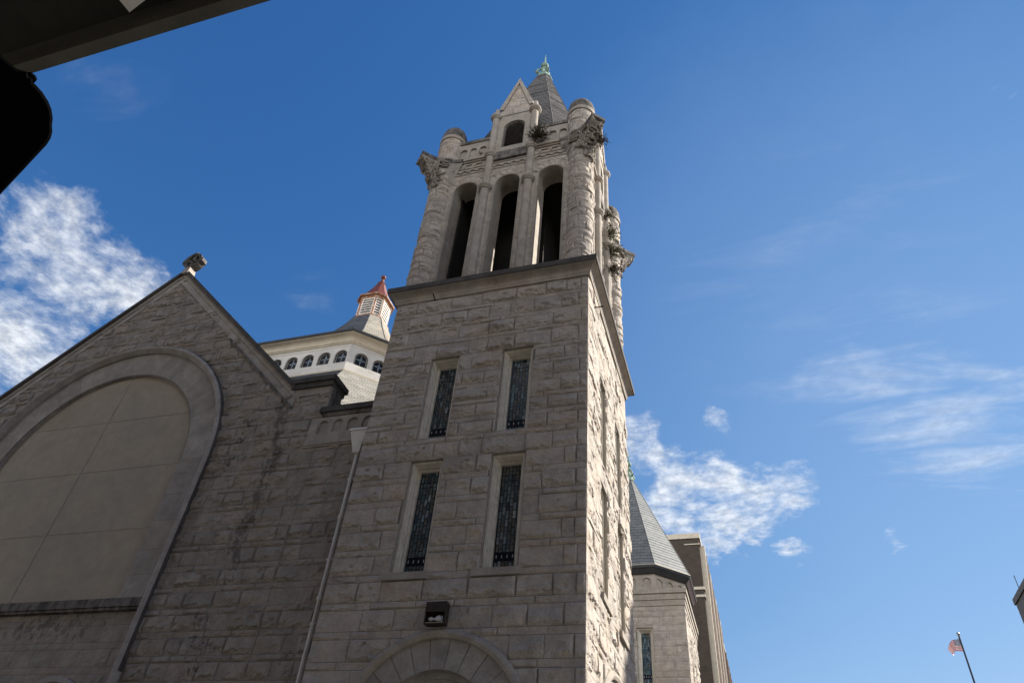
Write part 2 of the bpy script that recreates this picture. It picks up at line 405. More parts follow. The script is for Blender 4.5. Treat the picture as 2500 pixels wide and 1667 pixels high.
def ashlar(mb, fr, rects, mat, r, amp=0.055, res=0.055, mask=None, joint=0.013, base=0.0, under=1.0, polar=None, taper=None):
    for (a, b, c, d) in rects:
        W = (b-a)*(polar or 1.0); H = d-c
        nu = max(3, min(34, int(W/res)+1)); nv = max(4, min(16, int(H/res)+2))
        j = joint/(polar or 1.0)
        us = np.linspace(a+j*0.5, b-j*0.5, nu+1); vs = np.linspace(c+joint*0.5, d-joint*0.5, nv+1)
        # squeeze the first rows to make crisp arrises
        U, V = np.meshgrid(us, vs)
        X = (U-a)*(polar or 1.0); Y = V-c
        ox, oy = r.uniform(0, 200, 2)
        wy = fbm(X*2.5+oy, Y*4+ox, 4)
        y = Y/H; x = X/W
        A = amp*r.uniform(0.7, 1.3)*(1.0 if H > 0.3 else 0.66)
        lean = r.uniform(0.05, 0.55)
        bl = r.uniform(0.14, 0.44)+fbm(X*3.1+ox, 0*Y+oy, 2)*0.55+fbm(X*11+ox, Y*3+oy, 2)*0.35      # jagged break line
        face = A*(0.62+lean*(1-y)+0.25*fbm(X*1.6+ox, Y*2.2+oy, 2))
        drop = np.clip((bl-y)/0.055, 0, 1)
        low_h = A*(0.16+0.45*np.clip(y/0.3, 0, 1)+0.9*fbm(X*7+oy, Y*9+ox, 3))
        Hh = face*(1-drop)+np.minimum(face, low_h)*drop
        for _ in range(r.integers(0, 4)):                    # flat facets
            ang = r.uniform(0, 2*PI); sl = r.uniform(0.8, 2.2)*A; px, py = r.uniform(0.05, 0.95, 2)
            Hh = np.minimum(Hh, A*r.uniform(0.7, 1.0)+sl*((x-px)*math.cos(ang)*W/0.6+(y-py)*math.sin(ang)+0.25*wy))
        for _ in range(r.integers(0, 3)):                    # scooped spalls
            px, py = r.uniform(0.1, 0.9)*W, r.uniform(0.1, 0.8)*H; rr = r.uniform(0.06, 0.16)
            q = np.clip(1-((X-px)**2+((Y-py)*1.6)**2)/rr**2+0.6*wy, 0, 1)
            Hh = Hh-A*0.5*np.sqrt(q)*under
        Hh = np.maximum(Hh, A*0.05)
        dx = np.minimum(X, W-X); dy = np.minimum(Y, H-Y)
        edge = np.minimum(dx, dy)+0.012*wy
        Hh = np.minimum(Hh, 0.010+np.maximum(edge, 0)*1.25)
        Hh = Hh+fbm(X*12+ox, Y*15+oy, 3)*A*(0.30+0.5*drop)
        inner = (dx > joint*0.9) & (dy > joint*0.9)
        Hh = np.where(inner, np.maximum(Hh, 0.006), 0.004)
        if taper: Hh = Hh*np.clip(0.35+(np.abs(U-taper[0]))/taper[1], 0.35, 1)
        P = fr(U, V, base+Hh)
        idx = np.arange((nv+1)*(nu+1)).reshape(nv+1, nu+1)
        F = np.stack([idx[:-1, :-1], idx[:-1, 1:], idx[1:, 1:], idx[1:, :-1]], -1).reshape(-1, 4)
        if mask is not None:
            UC = ((U[:-1, :-1]+U[1:, 1:])/2).ravel(); VC = ((V[:-1, :-1]+V[1:, 1:])/2).ravel()
            F = F[mask(UC, VC)]
            if len(F) == 0: continue
        mb.raw(P.reshape(-1, 3), F, mat, [float(r.random())]*len(F))
def mkcourses(z0, z1, tall, thin, start='tall'):
    out = []; z = z0; t = start == 'tall'
    while z < z1-1e-4:
        h = tall if t else thin; e = min(z+h, z1)
        if z1-e < 0.08: e = z1
        out.append((z, e)); z = e; t = not t
    return out

def wall_backing(mb, fr, u0, u1, v0, v1, holes, h, mat, reveal=0.0, rmat=None):
    xs = sorted(set([u0, u1]+[x for q in holes for x in q[:2] if u0 < x < u1]))
    ys = sorted(set([v0, v1]+[y for q in holes for y in q[2:] if v0 < y < v1]))
    for a, b in zip(xs, xs[1:]):
        for c, d in zip(ys, ys[1:]):
            m_ = ((a+b)/2, (c+d)/2)
            if any(q[0] < m_[0] < q[1] and q[2] < m_[1] < q[3] for q in holes): continue
            mb.face([fr(a, c, h), fr(b, c, h), fr(b, d, h), fr(a, d, h)], mat)
    if reveal:
        for a, b, c, d in holes:
            k = h-reveal; rm = rmat or mat
            mb.face([fr(a, c, h), fr(a, d, h), fr(a, d, k), fr(a, c, k)], rm)
            mb.face([fr(b, c, h), fr(b, c, k), fr(b, d, k), fr(b, d, h)], rm)
            mb.face([fr(a, d, h), fr(b, d, h), fr(b, d, k), fr(a, d, k)], rm)
            mb.face([fr(a, c, h), fr(a, c, k), fr(b, c, k), fr(b, c, h)], rm)

def arch_pts(uc, r, vs, n=14):
    return [(uc+r*math.cos(PI-PI*i/n), vs+r*math.sin(PI*i/n)) for i in range(n+1)]   # left to right over the crown
def arch_wall(mb, fr, u0, u1, v0, v1, ops, h1, h0, mat, rmat=None, back=True, revmat=None):
    """wall between u0..u1 with round-arched openings (uc, r, vsill, vspring); thickness h0..h1"""
    rmat = revmat or mat
    for h, fl in ((h1, False), (h0, True)):
        if h == h0 and not back: continue
        def q(pts):
            pts = [fr(a, b, h) for a, b in pts]
            mb.face(pts[::-1] if fl else pts, mat)
        x = u0
        for uc, r, vs_, vp in sorted(ops):
            q([(x, v0), (uc-r, v0), (uc-r, v1), (x, v1)])
            if vs_ > v0: q([(uc-r, v0), (uc+r, v0), (uc+r, vs_), (uc-r, vs_)])
            A = arch_pts(uc, r, vp)
            for (a, b), (c, d) in zip(A, A[1:]): q([(a, b), (c, d), (c, v1), (a, v1)])
            x = uc+r
        q([(x, v0), (u1, v0), (u1, v1), (x, v1)])
    for uc, r, vs_, vp in ops:
        A = [(uc-r, vs_)]+arch_pts(uc, r, vp)+[(uc+r, vs_)]
        A.append(A[0])
        for (a, b), (c, d) in zip(A, A[1:]):
            mb.face([fr(a, b, h1), fr(a, b, h0), fr(c, d, h0), fr(c, d, h1)], rmat)

def sweep_arch(mb, fr, uc, vc, prof, mat, a0=0, a1=PI, n=36, legs=None, tone=0.5, voussoirs=0):
    """prof: list of (radius, h). sweeps round an arch, then optionally straight legs down to v=legs"""
    rows = []
    if legs is not None: rows.append([fr(uc+r, legs, h) for r, h in prof])
    for i in range(n+1):
        a = a0+(a1-a0)*i/n
        rows.append([fr(uc+r*math.cos(a), vc+r*math.sin(a), h) for r, h in prof])
    if legs is not None: rows.append([fr(uc-r, legs, h) for r, h in prof])
    mb.grid(rows, mat, tone, flip=True)

def ring_loft(mb, fr, rects_h, mat):
    """nested rectangles (u0,u1,v0,v1,h) joined into stepped moulding"""
    loops = [[fr(a, c, h), fr(b, c, h), fr(b, d, h), fr(a, d, h)] for a, b, c, d, h in rects_h]
    for L0, L1 in zip(loops, loops[1:]):
        for i in range(4):
            j = (i+1) % 4
            mb.face([L0[i], L0[j], L1[j], L1[i]], mat)

def uvface(mb, pts, mat, o=None, ax=None, tone=0.5):
    """planar face with metric uv (u horizontal, v up-slope)"""
    P = [Vector(p) for p in pts]
    n = (P[1]-P[0]).cross(P[2]-P[0]).normalized()
    hx = Vector((0, 0, 1)).cross(n)
    hx = hx.normalized() if hx.length > 1e-4 else Vector((1, 0, 0))
    vy = n.cross(hx)
    mb.face(pts, mat, [(hx.dot(p), vy.dot(p)) for p in P], tone)
def slate_face(mb, bl, br, tr, tl, mat, row=0.2, lift=0.018):
    bl, br, tr, tl = map(Vector, (bl, br, tr, tl))
    n = (br-bl).cross(tl-bl).normalized()
    L = max(((tl+tr)/2-(bl+br)/2).length, 0.01); k = max(1, int(L/row))
    hx = Vector((0, 0, 1)).cross(n).normalized(); vy = n.cross(hx)
    for i in range(k):
        t0, t1 = i/k, (i+1)/k
        a, b, c, d = bl.lerp(tl, t0), br.lerp(tr, t0), br.lerp(tr, t1), bl.lerp(tl, t1)
        jit = lift*random.uniform(0.7, 1.5)
        aa, bb = a+n*jit, b+n*jit
        v0 = i*row+0.01; v1 = (i+1)*row
        sh = random.choice((0.0, 0.37, 0.11, 0.77))*0
        mb.face([aa, bb, c, d], mat, [(hx.dot(a)+sh, v0), (hx.dot(b)+sh, v0), (hx.dot(c)+sh, v1), (hx.dot(d)+sh, v1)], random.random())
        mb.face([a, b, bb, aa], mat, [(hx.dot(a), v0)]*4)

# =================================================================== THE CHURCH
church = tag(empty('church', (TC[0], TC[1], 0)), 'grey limestone church with tall bell tower, big arched gable wall and octagonal white lantern', 'church')

# ---------------- window builder
def rect_window(fr, u0, u1, v0, v1, h, sg, parent, sill=None, depth=0.385):
    w = MB()
    def rc(ins, d, bot=None):
        return (u0+ins, u1-ins, v0+(ins*0.35 if bot is None else bot), v1-ins, h-d)
    ring_loft(w, fr, [rc(0.012, 0.30), rc(0.012, 0.085), rc(0.07, 0.075), rc(0.075, 0.12), rc(0.095, 0.12), rc(0.10, 0.19), rc(0.125, 0.20), rc(0.13, 0.29), rc(0.145, 0.30), rc(0.19, 0.31), rc(0.19, depth+0.02)], M['frame'])
    f = w.build('window', parent)
    g = MB(); a, b, c, d, _ = rc(0.185, depth)
    hh = h-depth
    uvface(g, [fr(a, c, hh), fr(b, c, hh), fr(b, d, hh), fr(a, d, hh)], sg)
    # border strips of lead and rows of small milky ovals
    for x in (a+0.035, b-0.035): g.box(fr, x-0.006, x+0.006, c, d, hh, hh+0.008, M['glass_dark'])
    for vv in (c+0.30, c+0.52, d-0.30, d-0.46): g.box(fr, a, b, vv-0.007, vv+0.007, hh, hh+0.009, M['glass_dark'])
    g.box(fr, a+0.04, b-0.04, c+0.307, c+0.513, hh+0.001, hh+0.006, M['glass_dark'])
    for i in range(4):
        x = a+0.075+(b-a-0.15)*i/3
        g.face([fr(x+0.016*math.cos(t*PI/4), c+0.41+0.05*math.sin(t*PI/4), hh+0.010) for t in range(8)], M['sky_white'])
    g.build('stained_glass', f)
    if sill:
        s_ = MB(); s_.box(fr, u0-0.16, u1+0.12, sill, v0, h-0.38, h+0.10, M['smooth'])
        s_.build('sill', f)
    else:
        s_ = MB(); s_.box(fr, u0+0.002, u1-0.002, v0+0.001, v0+0.03, h-0.37, h-0.005, M['smooth'])
        s_.build('sill', f)

# ---------------- tower shaft
TW = 3.3
COURSES = []
z = 8.35
low = []
while z > 0:
    low.append((max(z-0.5, 0), z)); z -= 0.5
    if z > 0: low.append((max(z-0.18, 0), z)); z -= 0.18
COURSES += sorted(low)
COURSES += [(8.35, 8.53)]+mkcourses(8.53, 11.75, 0.5, 0.18)+[(11.75, 12.27), (12.27, 12.45)]+mkcourses(12.45, 15.43, 0.42, 0.176)+[(15.43, 15.98), (15.98, 16.16)]+mkcourses(16.16, 18.2, 0.5, 0.18)
WCOL_F = [(-1.62, -0.68), (0.72, 1.66)]
WROWS = [(8.53, 11.75), (12.45, 15.43)]
WCOL_R = [(-1.55, -0.70), (0.95, 1.80)]
PORT_R, PORT_Z = 2.21, 4.9
def portal_mask(u, v, r=PORT_R-0.04):
    return ~(((u**2+(v-PORT_Z)**2) < r**2) | ((np.abs(u) < r) & (v < PORT_Z)))
for k in range(4):
    fr = TF[k]; r = np.random.default_rng(100+k)
    cols = WCOL_F if k == 0 else WCOL_R
    holes = [(c[0], c[1], w[0], w[1]) for c in cols for w in WROWS] if k < 2 else []
    mb = MB()
    ph = [(-1.4, 1.4, 0, PORT_Z+1.4)] if k < 2 else []
    wall_backing(mb, fr, -TW, TW, 0, 18.25, holes+ph, TW, M['mortar'], 0.42, M['smooth'])
    if k < 2:
        rects = course_blocks(-TW, TW, COURSES, r, breaks=() if k == 0 else ())
        if k == 0:      # narrow quoin returns at the arris of the tall courses
            nr = []
            for q in rects:
                if q[1] > TW-0.01 and q[3]-q[2] > 0.3 and q[1]-q[0] > 0.5: cut = TW-r.uniform(0.20, 0.30); nr += [(q[0], cut, q[2], q[3]), (cut, q[1], q[2], q[3])]
                else: nr.append(q)
            rects = nr
        rects = subtract([q for q in rects if q[3] > 2.0], holes)
        ashlar(mb, fr, rects, M['ashlar'], r, amp=0.090 if k == 0 else 0.066, res=0.036, mask=portal_mask, base=TW, under=1.0, taper=(TW if k == 0 else -TW, 0.45))
    mb.build('tower_wall', church)
    for i, q in enumerate(holes):
        rect_window(fr, *q, TW, M['sg1'] if i in (0, 3) else M['sg2'], church, sill=8.35 if q[2] < 9 else None)
    if k < 2:       # portal arch
        a = MB()
        sweep_arch(a, fr, 0, PORT_Z, [(2.25, TW-0.02), (2.25, TW+0.07), (2.20, TW+0.12), (2.13, TW+0.135), (2.06, TW+0.10), (2.04, TW+0.03)], M['smooth'], legs=0)
        nv = 13
        for i in range(nv):
            g = 0.0042
            sweep_arch(a, fr, 0, PORT_Z, [(2.045, TW+0.02), (2.035, TW+0.03), (1.40, TW+0.03), (1.38, TW-0.3)], M['band'], a0=PI*i/nv+g, a1=PI*(i+1)/nv-g, n=5, tone=float(r.random()))
        sweep_arch(a, fr, 0, PORT_Z, [(2.05, TW+0.012), (1.40, TW+0.012)], M['mortar'], legs=0)
        sweep_arch(a, fr, 0, PORT_Z, [(1.40, TW+0.03), (1.40, TW-0.16), (1.28, TW-0.16), (1.26, TW-0.24), (1.20, TW-0.26), (1.16, TW-0.42), (1.05, TW-0.44), (1.05, TW-0.7)], M['band'], legs=0)
        a.build('portal_arch', church)
        d = MB(); d.box(fr, -1.06, 1.06, 0, PORT_Z+1.06, TW-0.85, TW-0.72, M['louver_d']); 
        for x in (-0.53, 0.0, 0.53): d.box(fr, x-0.02, x+0.02, 0.1, PORT_Z+0.9, TW-0.715, TW-0.69, M['lampbox'])
        d.build('door', church)
# rough end stones standing proud of the left jambs are part of the ashlar; cornice
def band_loft(mb, prof, mat, c=TC, closed=True, half=None):
    """prof: (h, z) lofted around the square tower"""
    P = []
    for h, zz in prof:
        P.append([(c[0]-h, c[1]-h, zz), (c[0]+h, c[1]-h, zz), (c[0]+h, c[1]+h, zz), (c[0]-h, c[1]+h, zz)])
    mb.grid(P, mat, closeu=True)
mb = MB()
cove = [(TW+0.01, 18.05), (TW+0.07, 18.06), (TW+0.075, 18.15), (TW+0.09, 18.17)]
for i in range(7):
    t = i/6; cove.append((TW+0.09+0.16*(1-math.cos(t*PI/2)), 18.17+0.25*math.sin(t*PI/2)))
cove += [(TW+0.26, 18.44), (TW+0.30, 18.45)]
band_loft(mb, cove, M['smooth'])
for k in (0, 1):   # joints in the cornice stones
    for x in (-2.9, -1.7, 0.35, 2.1): mb.box(TF[k], x-0.005, x+0.005, 18.16, 18.44, TW, TW+0.105, M['mortar'])
mb.build('cornice', church)
mb = MB()
band_loft(mb, [(TW+0.2, 18.452), (TW+0.335, 18.452), (TW+0.34, 18.55), (TW+0.34, 18.66), (TW+0.30, 18.69), (0.0, 18.75)], M['coping'])
mb.build('cornice_slab', church)
for k_, p0, p1 in ((0, (-1.9, 18.0, TW), (-1.86, 18.03, TW+0.35)), (1, (-2.4, 17.5, TW), (-2.4, 17.52, TW+0.3))):
    mb = MB(); mb.tube([TF[k_](*p0), TF[k_](*p1)], 0.018, M['black'], 6); mb.build('iron_pin', church)

# ---------------- belfry
BH = 3.05; B0 = 18.7; OPR = 0.5; OPS = 24.45
OPU = (-1.75, 0.0, 1.75)
ZT = 26.35
bcourses = mkcourses(B0, 25.55, 0.30, 0.22)
for k in range(4):
    fr = TF[k]; r = np.random.default_rng(200+k)
    mb = MB()
    arch_wall(mb, fr, -2.9, 2.9, B0, ZT, [(u, OPR, B0, OPS) for u in OPU], BH, BH-0.85, M['smooth'])
    if k < 2:
        def bm(u, v):
            ok = np.ones_like(u, bool)
            for c in OPU:
                ok &= ~((np.abs(u-c) < 0.60) & (v < OPS)); ok &= ((u-c)**2+(v-OPS)**2) > 0.86**2
            return ok
        rects = course_blocks(-2.52, 2.52, bcourses, r, tall=(0.25, 0.5), thin=(0.3, 0.6), breaks=(-0.875, 0.875))
        ashlar(mb, fr, [q for q in rects], M['ashlar_tower_top'], r, amp=0.035, res=0.05, mask=bm, base=BH)
        for c in OPU:
            pf = polar_frame(fr, c, OPS)
            ns = 9
            ashlar(mb, pf, [(PI*i/ns, PI*(i+1)/ns, 0.52, 0.85) for i in range(ns)], M['ashlar_tower_top'], r, amp=0.045, res=0.05, base=BH, polar=0.7)
            for s in (-1, 1):     # dressed jamb strips
                rr = [(c+s*0.51 if s > 0 else c-0.60, c+0.60 if s > 0 else c-0.51, a, b) for a, b in mkcourses(B0, OPS, 0.55, 0.32)]
                ashlar(mb, fr, rr, M['smooth'], r, amp=0.015, res=0.06, base=BH)
    mb.build('belfry_wall', church)
    # carved frieze: scallops and hooked blocks
    if k < 2:
        mb = MB()
        mb.box(fr, -2.5, 2.5, 25.50, 25.56, BH-0.1, BH+0.035, M['smooth'])
        for s0, s1 in ((-2.45, -1.06), (-0.68, 0.68), (1.06, 2.45)):
            n = 4 if s1-s0 > 1.36 else 4
            wd = (s1-s0)/n
            for i in range(n):
                uc = s0+wd*(i+0.5)
                sweep_arch(mb, fr, uc, 25.60, [(wd*0.50, BH), (wd*0.50, BH+0.05), (wd*0.36, BH+0.05), (wd*0.34, BH)], M['smooth'], a0=R(12), a1=R(168), n=8)
        for s in (-1, 1):
            for i in range(3):
                u = s*(1.22+0.45*i)-(0.0 if s > 0 else 0.34)
                mb.box(fr, u, u+0.34, 26.12, 26.20, BH, BH+0.05, M['smooth']); mb.box(fr, u, u+0.07, 25.98, 26.119, BH, BH+0.05, M['smooth'])
        mb.box(fr, -2.5, 2.5, 25.90, 25.945, BH-0.1, BH+0.03, M['smooth'])
        mb.box(fr, -0.70, 0.70, 26.04, 26.55, BH-0.1, BH+0.10, M['sooty'])
        mb.build('frieze', church)
    # parapet with blind arches, one length each side of the dormer
    PZ0, PZ1 = 26.56, 27.72
    for s_ in (-1, 1):
        mb = MB(); a0, a1 = (0.75, 2.5) if s_ > 0 else (-2.5, -0.75)
        if k < 2:
            ops = [(s_*(1.30+0.43*i), 0.155, 26.72, 27.20) for i in range(3)]
            arch_wall(mb, fr, a0, a1, PZ0, PZ1, ops, BH+0.03, BH-0.045, M['smooth'], back=False)
            mb.face([fr(a0, PZ0, BH-0.045), fr(a1, PZ0, BH-0.045), fr(a1, PZ1, BH-0.045), fr(a0, PZ1, BH-0.045)], M['smooth'])
        mb.box(fr, a0, a1, 26.3, PZ1, BH-0.45, BH-0.05, M['smooth'])
        mb.box(fr, a0, a1, PZ1, 27.80, BH-0.48, BH+0.07, M['sooty']); mb.box(fr, a0, a1, 27.803, 27.96, BH-0.46, BH+0.045, M['sooty'])
        mb.build('parapet', church)
    # dormer with louvred arch and steep gable
    mb = MB(); DW = 0.72
    arch_wall(mb, fr, -DW, DW, 26.56, 29.3, [(0, 0.475, 26.9, 28.34)], BH+0.06, BH-0.5, M['smooth'])
    mb.box(fr, -DW, DW, 29.301, 29.36, BH-0.5, BH+0.09, M['smooth'])
    gp = [(-DW, 29.362), (DW, 29.362), (DW, 29.93), (0, 32.05), (-DW, 29.93)]
    mb.prism([fr(a, b, BH-0.45) for a, b in gp], [fr(a, b, BH+0.06) for a, b in gp], M['smooth'])
    if k < 2:
        def gm(u, v): return (np.abs(u) < 0.56*(31.6-v)/(31.6-29.93))
        ashlar(mb, fr, course_blocks(-DW, DW, mkcourses(29.40, 31.5, 0.32, 0.24), r, tall=(0.3, 0.6), thin=(0.4, 0.7)), M['ashlar_tower_top'], r, amp=0.03, res=0.045, mask=gm, base=BH+0.062)
    for s in (-1, 1):        # raking coping
        p = [(s*(DW+0.03), 29.80), (s*(DW+0.03), 30.02), (0, 32.32), (0, 31.86), (s*(DW-0.13), 29.80)]
        if s < 0: p = p[::-1]
        mb.prism([fr(a, b, BH-0.5) for a, b in p], [fr(a, b, BH+0.13) for a, b in p], M['smooth'])
    for a0, a1 in ((-0.66, 0.66),): mb.box(fr, a0, a1, 26.60, 26.88, BH-0.2, BH+0.075, M['smooth'])
    dm = mb.build('dormer', church)
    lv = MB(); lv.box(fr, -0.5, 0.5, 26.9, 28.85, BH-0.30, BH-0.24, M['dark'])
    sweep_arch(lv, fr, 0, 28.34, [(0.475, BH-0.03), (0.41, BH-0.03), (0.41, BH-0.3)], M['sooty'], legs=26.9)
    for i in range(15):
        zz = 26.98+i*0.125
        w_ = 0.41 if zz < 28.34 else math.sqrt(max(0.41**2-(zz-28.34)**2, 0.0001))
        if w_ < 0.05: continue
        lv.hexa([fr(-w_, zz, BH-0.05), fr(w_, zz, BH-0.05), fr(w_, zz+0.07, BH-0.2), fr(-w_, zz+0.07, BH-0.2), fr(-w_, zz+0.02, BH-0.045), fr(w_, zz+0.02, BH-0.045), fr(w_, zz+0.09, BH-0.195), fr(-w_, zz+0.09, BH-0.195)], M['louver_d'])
    lv.build('louvre', dm)
    rf = MB()   # little roof running back from the dormer into the spire
    uvface(rf, [fr(DW, 29.9, BH-0.4), fr(DW, 29.9, 1.9), fr(0, 31.95, 1.2), fr(0, 31.95, BH-0.4)], M['slate'])
    uvface(rf, [fr(-DW, 29.9, 1.9), fr(-DW, 29.9, BH-0.4), fr(0, 31.95, BH-0.4), fr(0, 31.95, 1.2)], M['slate'])
    for s in (-1, 1): rf.box(fr, s*DW-0.02, s*DW+0.02, 27.9, 29.9, 1.9, BH-0.4, M['slate'])
    rf.build('dormer_roof', dm)
    # colonnettes
    for u in (-0.875, 0.875):
        c = fr(u, 0, BH+0.06); cr_ = 0.168
        mb = MB()
        def ringp(z, r1, r2): return [(r1, z-0.17), (r1+0.045, z-0.15), (r1+0.05, z-0.10), (r1+0.09, z-0.07), (r1+0.115, z+0.0), (r1+0.10, z+0.07), (r1+0.05, z+0.10), (r2, z+0.13)]
        prof = [(cr_+0.09, B0), (cr_+0.09, B0+0.12), (cr_, B0+0.2)]+ringp(24.25, cr_, cr_-0.01)+ringp(26.42, cr_-0.01, cr_-0.012)+ringp(29.28, cr_-0.012, 0.11)+[(0.115, 29.75), (0.10, 29.88), (0.06, 29.96), (0.0, 29.99)]
        mb.lathe(c[0], c[1], prof, M['smooth'], 24)
        smooth_angle(mb.build('colonnette', church), 35)
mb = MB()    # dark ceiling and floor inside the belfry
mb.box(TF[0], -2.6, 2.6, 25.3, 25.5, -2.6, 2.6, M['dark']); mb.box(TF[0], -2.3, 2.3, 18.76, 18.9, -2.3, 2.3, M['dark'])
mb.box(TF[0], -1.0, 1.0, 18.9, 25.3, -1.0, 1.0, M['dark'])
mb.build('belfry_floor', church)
# louvre-like dark boards standing back inside the openings of the rear faces (bell chamber screens)
for k in (2, 3):
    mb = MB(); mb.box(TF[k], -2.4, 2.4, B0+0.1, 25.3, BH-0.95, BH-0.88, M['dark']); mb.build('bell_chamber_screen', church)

# ---------------- corner piers, capitals, turrets
PO, PR = 2.90, 0.44
def abacus_outline(grow=0.0):
    """outline (x outward, y outward in corner axes, relative to tower axis) from one wall to the other"""
    A = (3.55+grow*0.4, 3.97+grow); B = (3.97+grow, 3.55+grow*0.4)
    def curve(p0, p1, c, n=8): return [((1-t)**2*p0[0]+2*t*(1-t)*c[0]+t*t*p1[0], (1-t)**2*p0[1]+2*t*(1-t)*c[1]+t*t*p1[1]) for t in [i/n for i in range(n+1)]]
    a = curve((2.05, BH+0.10+grow), A, (2.95, BH+0.14+grow)); b = curve(B, (BH+0.10+grow, 2.05), (BH+0.14+grow, 2.95))
    return a+b
for ci, (sx, sy) in enumerate(((1, -1), (-1, -1), (1, 1), (-1, 1))):
    px, py = TC[0]+sx*PO, TC[1]+sy*PO
    adiag = math.atan2(sy, sx)
    vis = ci != 3
    r = np.random.default_rng(300+ci)
    # pier
    mb = MB(); mb.lathe(px, py, [(PR-0.01, B0-0.05), (PR-0.01, 26.4)], M['mortar'], 28)
    if vis:
        cf = cyl_frame(px, py, PR, adiag)
        span = PR*R(130)
        rects = course_blocks(-span, span, mkcourses(B0, 26.3, 0.36, 0.36), r, tall=(0.42, 0.75), thin=(0.42, 0.75))
        ashlar(mb, cf, rects, M['ashlar_tower_top'], r, amp=0.056, res=0.036, base=0.0, under=1.1)
    mb.build('corner_pier', church)
    # capital
    def wc(a, b): return (TC[0]+sx*a, TC[1]+sy*b)
    out = abacus_outline(0.0)
    n_o = len(out)
    cap = MB(); rows = []
    NT = 26
    # resample outline as closed-ish fan
    fine = []
    for (a, b), (c, d) in zip(out, out[1:]):
        for t in range(5): fine.append((a+(c-a)*t/5, b+(d-b)*t/5))
    fine.append(out[-1])
    K = len(fine)
    for t_i in range(NT+1):
        t = t_i/NT; zz = 24.35+(26.30-24.35)*t; row = []
        for j, (a, b) in enumerate(fine):
            ang = math.atan2(b-PO, a-PO)
            e = t**2.1
            aa = PO+math.cos(ang)*PR*1.0; bb = PO+math.sin(ang)*PR*1.0
            x = aa+(a-aa)*e*0.94; y = bb+(b-bb)*e*0.94
            dl = abs(ang-PI/4)
            w = max(0.0, 1-dl/1.35)
            s1 = math.sin(j*0.55+math.sin(t*9)*1.6)*math.sin(t*17+math.sin(j*0.33)*2.2)
            dsp = 0.075*w*(s1+0.35*math.sin(j*1.3+t*31))*(0.25+t)
            nx, ny = math.cos(ang), math.sin(ang)
            row.append((*wc(x+nx*(dsp+0.02), y+ny*(dsp+0.02)), zz))
        rows.append(row)
    cap.grid(rows, M['carved'], flip=(sx*sy > 0))
    # curling leaves carved on the bell of the capital
    if vis:
        for q in range(26):
            t0 = r.uniform(0.18, 0.95); jj = r.uniform(0.18, 0.82); size = 0.09+0.13*t0*r.uniform(0.7, 1.2)
            turns = r.uniform(1.2, 1.9); sgn = r.choice((-1, 1)); ph = r.uniform(0, 2*PI)
            path, rad = [], []
            for s_ in range(20):
                f_ = s_/19; ang = ph+sgn*turns*2*PI*f_; rr_ = size*(1-0.8*f_)
                tj = min(max(jj+rr_*math.cos(ang)*0.42, 0), 1)*(K-1); tt = min(max(t0+rr_*math.sin(ang)/1.95, 0.02), 0.99)*NT
                a_, b_ = int(tj), int(tt); p = Vector(rows[min(b_, NT)][min(a_, K-1)])
                p2 = Vector(rows[min(b_+1, NT)][min(a_+1, K-1)]); p = p.lerp(p2, (tj-a_)*0.5+(tt-b_)*0.5)
                ctr = Vector((px, py, p.z)); outn = (p-ctr).normalized()
                path.append(p+outn*0.055); rad.append(0.050*(1-0.35*f_))
            cap.tube(path, rad, M['carved'], 6)
    smooth_angle(cap.build('capital', church), 50)
    # abacus slab
    ab = MB(); o1 = abacus_outline(0.02); o2 = abacus_outline(-0.05)
    poly = [wc(a, b) for a, b in o1]+[wc(2.05, 2.05)]
    poly2 = [wc(a, b) for a, b in o2]+[wc(2.05, 2.05)]
    if sx*sy > 0: pass
    P = [[(*p, 26.30) for p in poly2], [(*p, 26.38) for p in poly], [(*p, 26.54) for p in poly]]
    ab.grid(P, M['sooty'], closeu=True); ab.face([(*p, 26.54) for p in poly], M['coping']); ab.face([(*p, 26.30) for p in poly2], M['sooty'])
    ab.build('abacus', church)
    # turret with domed cap
    tu = MB(); tx, ty = TC[0]+sx*2.86, TC[1]+sy*2.86; TR = 0.53
    tu.lathe(tx, ty, [(TR-0.01, 26.5), (TR-0.01, 28.2)], M['mortar'], 28)
    if vis:
        cf = cyl_frame(tx, ty, TR, adiag); span = TR*R(150)
        ashlar(tu, cf, course_blocks(-span, span, mkcourses(26.55, 28.05, 0.38, 0.37), r, tall=(0.4, 0.7), thin=(0.4, 0.7)), M['ashlar_tower_top'], r, amp=0.05, res=0.045, base=0)
    tu.lathe(tx, ty, [(TR, 28.05), (TR+0.06, 28.08), (TR+0.065, 28.27), (TR+0.02, 28.30)], M['smooth'], 28)
    t_o = tu.build('turret', church)
    dm = MB(); rows = []
    for i in range(15):
        ph = (PI/2)*i/14; rr = (TR+0.015)*math.cos(ph); zz = 28.30+0.30*min(1, i/3)+0.0; 
        zz = 28.30+(0.28 if i > 0 else 0)+0.74*math.sin(ph)
        rr = (TR+0.02)*math.cos(ph)
        rows.append([(tx+(rr+0.02*vnoise(np.array(j*0.6+ci*9), np.array(i*0.7)))*math.cos(2*PI*j/28), ty+(rr+0.02*vnoise(np.array(j*0.6+ci*9), np.array(i*0.7)))*math.sin(2*PI*j/28), float(zz)) for j in range(28)])
    dm.grid(rows, M['dome'], closeu=True)
    smooth_angle(dm.build('dome_cap', t_o), 50)
for k in range(4):     # string course between the corners
    for a0, a1 in ((-2.1, -1.02), (1.02, 2.1)):
        f = TF[k]; mb = MB()
        mb.box(f, a0, a1, 26.38, 26.54, BH-0.3, BH+0.12, M['smooth']); mb.box(f, a0, a1, 26.30, 26.379, BH-0.3, BH+0.06, M['smooth'])
        mb.build('string_course', church)

